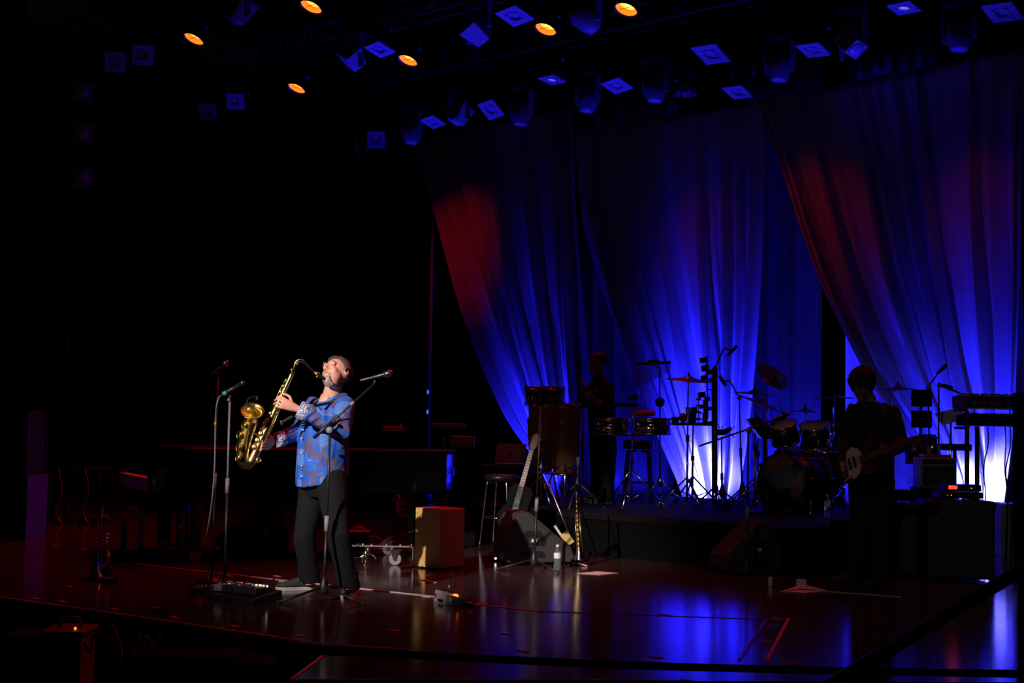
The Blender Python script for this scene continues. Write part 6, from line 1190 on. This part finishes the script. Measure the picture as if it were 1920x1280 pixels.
# bass guitar
b0 = P(1574, 877, -.26); b1 = P(1706, 828, -.98); t = thing('bass_guitar', 'dark bass guitar with a white pickguard held by the bass player', 'guitar', P(1600, 865, -.3))
ay = (b1 - b0).normalized(); nz = V3((-.35, -.93, .12)); nz = (nz - ay * nz.dot(ay)).normalized(); axx = ay.cross(nz); L = .97; blen = .40; bw = .31
prof = [(0, 0), (.28, .01), (.43, .06), (.5, .16), (.47, .27), (.37, .40), (.31, .5), (.33, .6), (.40, .72), (.42, .82), (.37, .93), (.30, 1.0), (.2, .93), (.14, .82), (.1, .78)]
MB().prism([(bw * x, blen * y) for x, y in prof] + [(-bw * x, blen * y) for x, y in reversed(prof[1:])], b0 - nz * .04, (axx, ay, nz), .04).build('body', M['sunburst'], t, .01)
MB().prism([(.10, .09), (.125, .15), (.10, .21), (.05, .25), (.0, .29), (-.06, .285), (-.1, .25), (-.12, .2), (-.1, .13), (-.03, .1)], b0, (axx, ay, nz), .005).build('pickguard', M['pick'], t)
MB().prism([(-.029, .28), (.029, .28), (.021, L - .17), (-.021, L - .17)], b0 + nz * .006, (axx, ay, nz), .02).build('neck', M['neckwood'], t, .003)
h_ = MB().prism([(-.022, L - .17), (.022, L - .17), (.05, L - .1), (.04, L - .0), (-.02, L), (-.03, L - .1)], b0, (axx, ay, nz), .016).build('headstock', M['neckwood'], t, .003)
for k in range(4): MB().lathe(b0 + ay * (L - .13 + .035 * k) + axx * .05, axx, [(.005, -.01), (.005, .01), (.014, .014), (.014, .02)], 8).build('tuning_peg', M['chrome'], h_); MB().tube([b0 + ay * .06 + axx * (.027 - .018 * k) + nz * .02, b0 + ay * (L - .16) + axx * (.015 - .01 * k) + nz * .03], .0016, 5, cap=False).build('string', M['steel'], t); MB().lathe(b0 + ay * (.05 + .028 * k) + axx * (.115 - .006 * k) + nz * .0, nz, [(.011, 0), (.01, .018)], 10).build('knob', M['chrome'], t)
for y in (.14, .2): MB().box(b0 + ay * y + nz * .009, (.09, .02, .012), (axx, ay, nz)).build('pickup', M['plastic'], t, .003)
MB().box(b0 + ay * .06 + nz * .01, (.08, .05, .014), (axx, ay, nz)).build('bridge', M['chrome'], t, .003)
for k in range(1, 16): MB().box(b0 + ay * (.3 + (L - .48) * (1 - (1 - .5 ** (k / 9.)) / (1 - .5 ** (16 / 9.)))) + nz * .0268, (.046, .0025, .002), (axx, ay, nz)).build('fret', M['redplastic'] if k > 10 else M['steel'], t)
t = thing('guitar_strap', 'dark strap from the bass guitar over the player\'s shoulder', 'strap', P(1650, 800, -.2)); MB().tube(smooth_path([b0 + ay * .4 - axx * .1, P(1632, 820, -.24), P(1652, 785, -.22), P(1664, 762, -.1), P(1655, 757, .08)]), .013, 6).build('band', M['strap'], t)

# ------------------------------------------------------------------ backline on the right
def speaker_cab(px0, px1, py0, py1, Y, d, label, yaw=0):
    a0 = flo(px0, py1); a1 = X(px1, py0, Y); w_ = X(px1, py1, Y).x - X(px0, py1, Y).x; c = V3(((X(px0, py1, Y).x + X(px1, py1, Y).x) / 2, Y + d / 2, 0)); h = a1.z
    t = thing('speaker_cabinet', label, 'speaker', c); MB().box(c + Z * (h / 2 + .01), (w_, d, h - .02)).build('cabinet', M['plastic'], t, .012); MB().box(c + V3((0, -d / 2 - .006, h / 2 + .01)), (w_ * .93, .016, h * .92)).build('grille', M['cloth'], t, .004)
    for sx_ in (-1, 1):
        for z_ in (.04, h - .04): MB().box(c + V3((sx_ * (w_ / 2 - .02), -d / 2 + .02, z_)), (.06, .06, .06)).build('corner_guard', M['rubber'], t, .01)
    MB().box(c + V3((-w_ * .36, -d / 2 - .016, h * .7)), (.016, .006, .16)).build('name_badge', M['steel'], t); MB().tube(smooth_path([c + V3((-.08, 0, h - .01)), c + V3((-.07, 0, h + .02)), c + V3((.07, 0, h + .02)), c + V3((.08, 0, h - .01))]), .01, 6).build('handle', M['rubber'], t)
    return t, c, w_, h
t, c, w_, h = speaker_cab(1738, 1866, 940, 1100, 12.1, .42, 'large bass speaker cabinet carrying the rack with red display')
t2, c2, w2, h2 = speaker_cab(1626, 1722, 945, 1094, 12.3, .42, 'bass speaker cabinet behind the bass player\'s legs')
ck = V3((2.9, 12.42, 0)); tk = thing('filler_case', 'black filler case added to hide the lit floor between the riser and bass cabinet', 'case', ck); MB().box(ck + Z * .24, (.26, .22, .48)).build('body', M['matte'], tk, .008); MB().box(ck + V3((0, -.113, .4)), (.26, .008, .012)).build('lid_seam', M['rigging'], tk)  # added box that blocks the blue glow in the gap beside the riser
# amp head on cabinet 2 and rack with red display on cabinet 1
t = thing('amplifier_head', 'slim bass amplifier head with two bright edge strips', 'amplifier', c2 + Z * h2); MB().box(c2 + Z * (h2 + .07), (w2 * .9, .3, .085)).build('chassis', M['plastic'], t, .006)
for z_ in (.045, .095): MB().box(c2 + V3((-.02, -.153, h2 + z_)), (w2 * .8, .008, .01)).build('edge_strip', M['steel'], t)
for k in (-1, 1): MB().box(c2 + V3((w2 * .35 * k, 0, h2 + .023)), (.05, .2, .012)).build('foot', M['rubber'], t)
t = thing('wireless_rack', 'small rack unit with a red number display and tiny lights', 'rack', c + Z * h); rc = c + V3((.02, -.05, h + .01))
for k, s_ in ((0, .36), (1, .30)):
    u_ = MB().box(rc + V3((.02 * k, .02 * k, .035 + .06 * k)), (s_, .24, .052)).build('rack_unit', M['plastic'], t, .004)
    for j, m_ in enumerate(('redled', 'greenled') if k == 0 else ('orangeled',)): MB().ell(rc + V3((-.12 + .03 * j + .2 * k, -.122, .035 + .06 * k)), (.004, .004, .004)).build('indicator_light', M[m_], u_)
    for j in range(2): MB().lathe(rc + V3((.06 + .05 * j, -.118 + .02 * k, .035 + .06 * k)), (0, -1, 0), [(.009, 0), (.008, .014)], 10).build('knob', M['steel'], u_)
MB().box(rc + V3((-.07, -.102, .1)), (.07, .006, .03)).build('red_display', M['redled'], t)
for k in (-1, 1): MB().box(rc + V3((.14 * k, 0, .0)), (.04, .18, .018)).build('foot', M['rubber'], t)
# combo amp on a table between them
c = X(1752, 914, 13.4); t = thing('combo_amplifier', 'guitar combo amplifier with a side handle on a case behind the cabinets', 'amplifier', (c.x, c.y, 0)); MB().box((c.x, c.y, c.z / 2), (.36, .34, c.z)).build('case', M['matte'], t, .008); MB().box((c.x, c.y, c.z + .14), (.33, .26, .28)).build('cabinet', M['grey'], t, .012); MB().box((c.x, c.y - .133, c.z + .11), (.29, .008, .19)).build('grille', M['cloth'], t); MB().box((c.x, c.y - .133, c.z + .245), (.29, .01, .045)).build('control_panel', M['plastic'], t)
for k in range(5): MB().lathe((c.x - .11 + .055 * k, c.y - .137, c.z + .245), (0, -1, 0), [(.011, 0), (.009, .016)], 10).build('knob', M['steel'], t)
MB().tube(smooth_path([(c.x - .13, c.y - .14, c.z + .04), (c.x - .15, c.y - .16, c.z + .07), (c.x - .15, c.y - .16, c.z + .13), (c.x - .13, c.y - .14, c.z + .16)]), .009, 6).build('side_handle', M['plastic'], t); MB().box((c.x, c.y - .02, c.z + .295), (.26, .16, .025)).build('red_tray', M['toplit'], t, .006)
# keyboards on a column stand
KYd = 13.6; kx0 = X(1809, 755, KYd); kx1 = kx0 + V3((1.28, .12, 0)); kd = (kx1 - kx0).normalized(); kn2 = V3((-kd.y, kd.x, 0)); a = (kd, kn2, Z)
def keyboard(px, py0, py1, Y, label, L, red=True, text=None):
    z1 = X(px, py0, Y).z; z0 = X(px, py1, Y).z; p0 = X(px, (py0 + py1) / 2, Y); t = thing('keyboard', label, 'keyboard', V3((p0.x, p0.y, z0)) + kd * L / 2); c = V3((p0.x, p0.y, (z0 + z1) / 2)) + kd * L / 2 + kn2 * .16; h = z1 - z0
    MB().box(c, (L, .32, h), a).build('body', M['redplastic_dark'] if red else M['plastic'], t, .01); MB().box(c - kn2 * .162, (L * .985, .008, h * .72), a).build('back_panel', M['plastic'], t)
    MB().box(c - Z * (h / 2 + .004), (L * .98, .3, .008), a).build('base_plate', M['plate'], t)
    kk = MB().box(c + kn2 * .08 + Z * (h / 2 + .006), (L * .94, .14, .012), a).build('white_keys', M['white'], t)
    for k in range(40):
        if k % 7 not in (2, 6): MB().box(c + kn2 * .04 + kd * (-L * .46 + k * L * .92 / 40) + Z * (h / 2 + .018), (.012, .08, .012), a).build('black_key', M['gloss'], kk)
    for k in range(12): MB().lathe(c - kn2 * .08 + kd * (-L * .42 + k * L * .075) + Z * h / 2, Z, [(.01, 0), (.009, .016)], 8).build('knob', M['black'], t)
    if text: text_mesh(text, .075, 'lettering', M['lettering'], t, c - kd * (L / 2 - .05) - kn2 * .168 - Z * .026, (kd, Z, -kn2))
    return t
M['redplastic_dark'] = mat('dark_red_shell', (.14, .012, .012), .4); M['lettering'] = mat('grey_lettering', (.22, .22, .24), .5)
keyboard(1810, 741, 764, KYd, 'upper stage keyboard with lettering on its back panel', 1.28, True, 'nord stage 3')
keyboard(1817, 778, 797, KYd + .05, 'lower black keyboard on the second tier of the stand', 1.1, False)
ks = thing('keyboard_stand', 'black column stand holding two keyboards', 'keyboard stand', V3((kx0.x + .3, KYd + .2, 0)))
for px, dy in ((1813, .02), (1832, .3), (2010, .1)):
    p = X(px, 800, KYd + dy); ztop = X(px, 770 if dy < .2 else 800, KYd + dy).z; MB().tube([(p.x, p.y, .02), (p.x, p.y, ztop)], .022, 10).build('column', M['black'], ks); MB().box((p.x, p.y, .015), (.1, .5, .03)).build('foot', M['black'], ks)
for py in (764.5, 798): p = X(1813, py, KYd); q_ = V3((X(1813, 800, KYd + .02).x, 0, 0)); MB().tube([(p.x, KYd + .02, p.z - .02), (p.x, KYd + .36, p.z - .02)], .014, 8).build('tier_arm', M['black'], ks); MB().tube([(p.x + .93, KYd + .1, p.z - .02), (p.x + .93, KYd + .4, p.z - .02)], .014, 8).build('tier_arm', M['black'], ks)
for i, (x0, x1) in enumerate(((1851, 1848), (1893, 1890), (1884, 1888))):
    o = MB().tube(smooth_path([X(x0, 796 if i != 1 else 768, KYd + .15), X(x0 + 2, 830, KYd + .15), X(x1 - 4, 880, KYd + .16), X(x1, 930, KYd + .2), V3((X(x1, 930, KYd + .2).x, KYd + .25, .01))]), .006, 6).build('keyboard_cable', M['cable']); tag(o, ('cable hanging from the lower keyboard in front of the bright curtain', 'cable hanging from the upper keyboard past the lower one', 'thin cable hanging beside the two keyboard cables')[i], 'cable')
# dark column speaker at the frame edge, lit case behind
c = X(1925, 850, 13.3); t = thing('tower_speaker', 'tall black speaker column beside the keyboards', 'speaker', (c.x, c.y, 0)); zt = X(1925, 736, 13.3).z; MB().box((c.x, c.y, zt / 2 + .01), (.16, .3, zt - .02)).build('cabinet', M['matte'], t, .01); MB().box((c.x, c.y - .153, zt / 2), (.14, .008, zt * .94)).build('grille', M['grille'], t)
c = X(1898, 1000, 14.7); t = thing('equipment_case', 'tall case lit blue behind the large bass cabinet', 'case', (c.x, c.y, 0)); zt = X(1898, 943, 14.7).z; MB().box((c.x, c.y, zt / 2), (.34, .4, zt)).build('body', M['grey'], t, .008); MB().box((c.x + .04, c.y - .203, zt * .65), (.16, .012, zt * .4)).build('door', M['shell'], t, .004)
# extra gear between bass player and keys: tablet, hand-drum, mic booms
c = X(1783, 780, 14.6); t = thing('tablet_stand', 'tilted tablet on a stand among the percussion by the keyboards', 'tablet', (c.x, c.y, RZ)); ta = (V3((.97, 0, .22)), V3((-.1, .7, .7)), V3((-.15, -.7, .68))); MB().box(c, (.26, .2, .012), (V3((.96, 0, .26)).normalized(), V3((-.15, .8, .57)).normalized(), V3((-.2, -.58, .78)).normalized())).build('tablet', M['plate'], t, .004); MB().tube([c, (c.x, c.y + .05, RZ + .02 )], .012, 8).build('post', M['chrome'], t); tripod(t, V3((c.x, c.y + .05, RZ)), .2, .2, .3, 'chrome')
c = X(1728, 765, 14.4); t = thing('video_monitor', 'flat screen seen from behind beside the bass player', 'screen', (c.x, c.y, RZ)); MB().box(c + Z * .1, (.2, .04, .17)).build('screen', M['blue_case'], t, .006); MB().box(c - Z * .11, (.2, .04, .17)).build('screen', M['blue_case'], t, .006); MB().tube([c + V3((0, .03, .1)), (c.x, c.y + .03, RZ + .03)], .016, 8).build('post', M['black'], t); MB().lathe((c.x, c.y + .03, RZ), Z, [(.14, 0), (.14, .02), (.03, .04)], 20).build('base', M['black'], t)
for pole, top_, arm, m0, m1, Y, lab, labm in ((1746, (1740, 726), (1764, 692), (1757, 700), (1776, 683), 14.0, 'boom stand rising beside the keyboards', 'slim microphone raised beside the keyboards'), (1760, (1760, 722), (1800, 737), (1764, 721), (1786, 727), 14.2, 'low boom stand reaching towards the keyboards', 'microphone lying level by the upper keyboard')): boom_mic(pole, top_, arm, m0, m1, Y, lab, labm)
for px, py, r, Y, lab in ((1716, 845, .1, 14.9, 'small chrome drum on a stand behind the bass player'), (1738, 838, .075, 15.0, 'tall slim chrome drum beside the small one'), (1748, 842, .05, 14.8, 'narrow chrome drum closest to the tablet stand')):
    c = X(px, py, Y); t = thing('hand_drum', lab, 'drum', (c.x, c.y, RZ)); drum(t, c, Z, r, .26, 'chrome', 5, n=24); MB().tube([c - Z * .13, (c.x, c.y, RZ + .1)], .012, 8).build('post', M['chrome'], t); tripod(t, V3((c.x, c.y, RZ)), .15, .09, .5, 'chrome')
c = X(1790, 838, 14.9); t = thing('percussion_pad', 'black electronic pad on a post in front of the bright curtain', 'drum pad', (c.x, c.y, RZ)); MB().box(c, (.3, .2, .07)).build('pad', M['plastic'], t, .01); MB().tube([c, (c.x, c.y, RZ + .02)], .02, 8).build('post', M['black'], t); MB().lathe((c.x, c.y, RZ), Z, [(.14, 0), (.2, .02), (.03, .04)], 20).build('base', M['black'], t)

# ------------------------------------------------------------------ handrail in the foreground
t = thing('handrail', 'dark sloping handrail of the steps in front of the stage', 'handrail', (1.55, 4.6, -1.1)); h0 = X(1535, 1297, 4.35); h1 = X(1925, 1062, 4.9)
MB().tube([h0 + (h0 - h1) * .6, h0, h1], .022, 12).build('rail', M['rail'], t)
for s_, q_ in ((h1, 0), (h0 + (h0 - h1) * .55, 0)): MB().tube([s_, V3((s_.x, s_.y, -1.08))], .03, 10).build('post', M['rail'], t); MB().lathe((s_.x, s_.y, -1.1), Z, [(.06, 0), (.06, .015)], 14).build('floor_plate', M['rail'], t)
for o in EMPTIES:
    if '_w' in o: del o['_w']
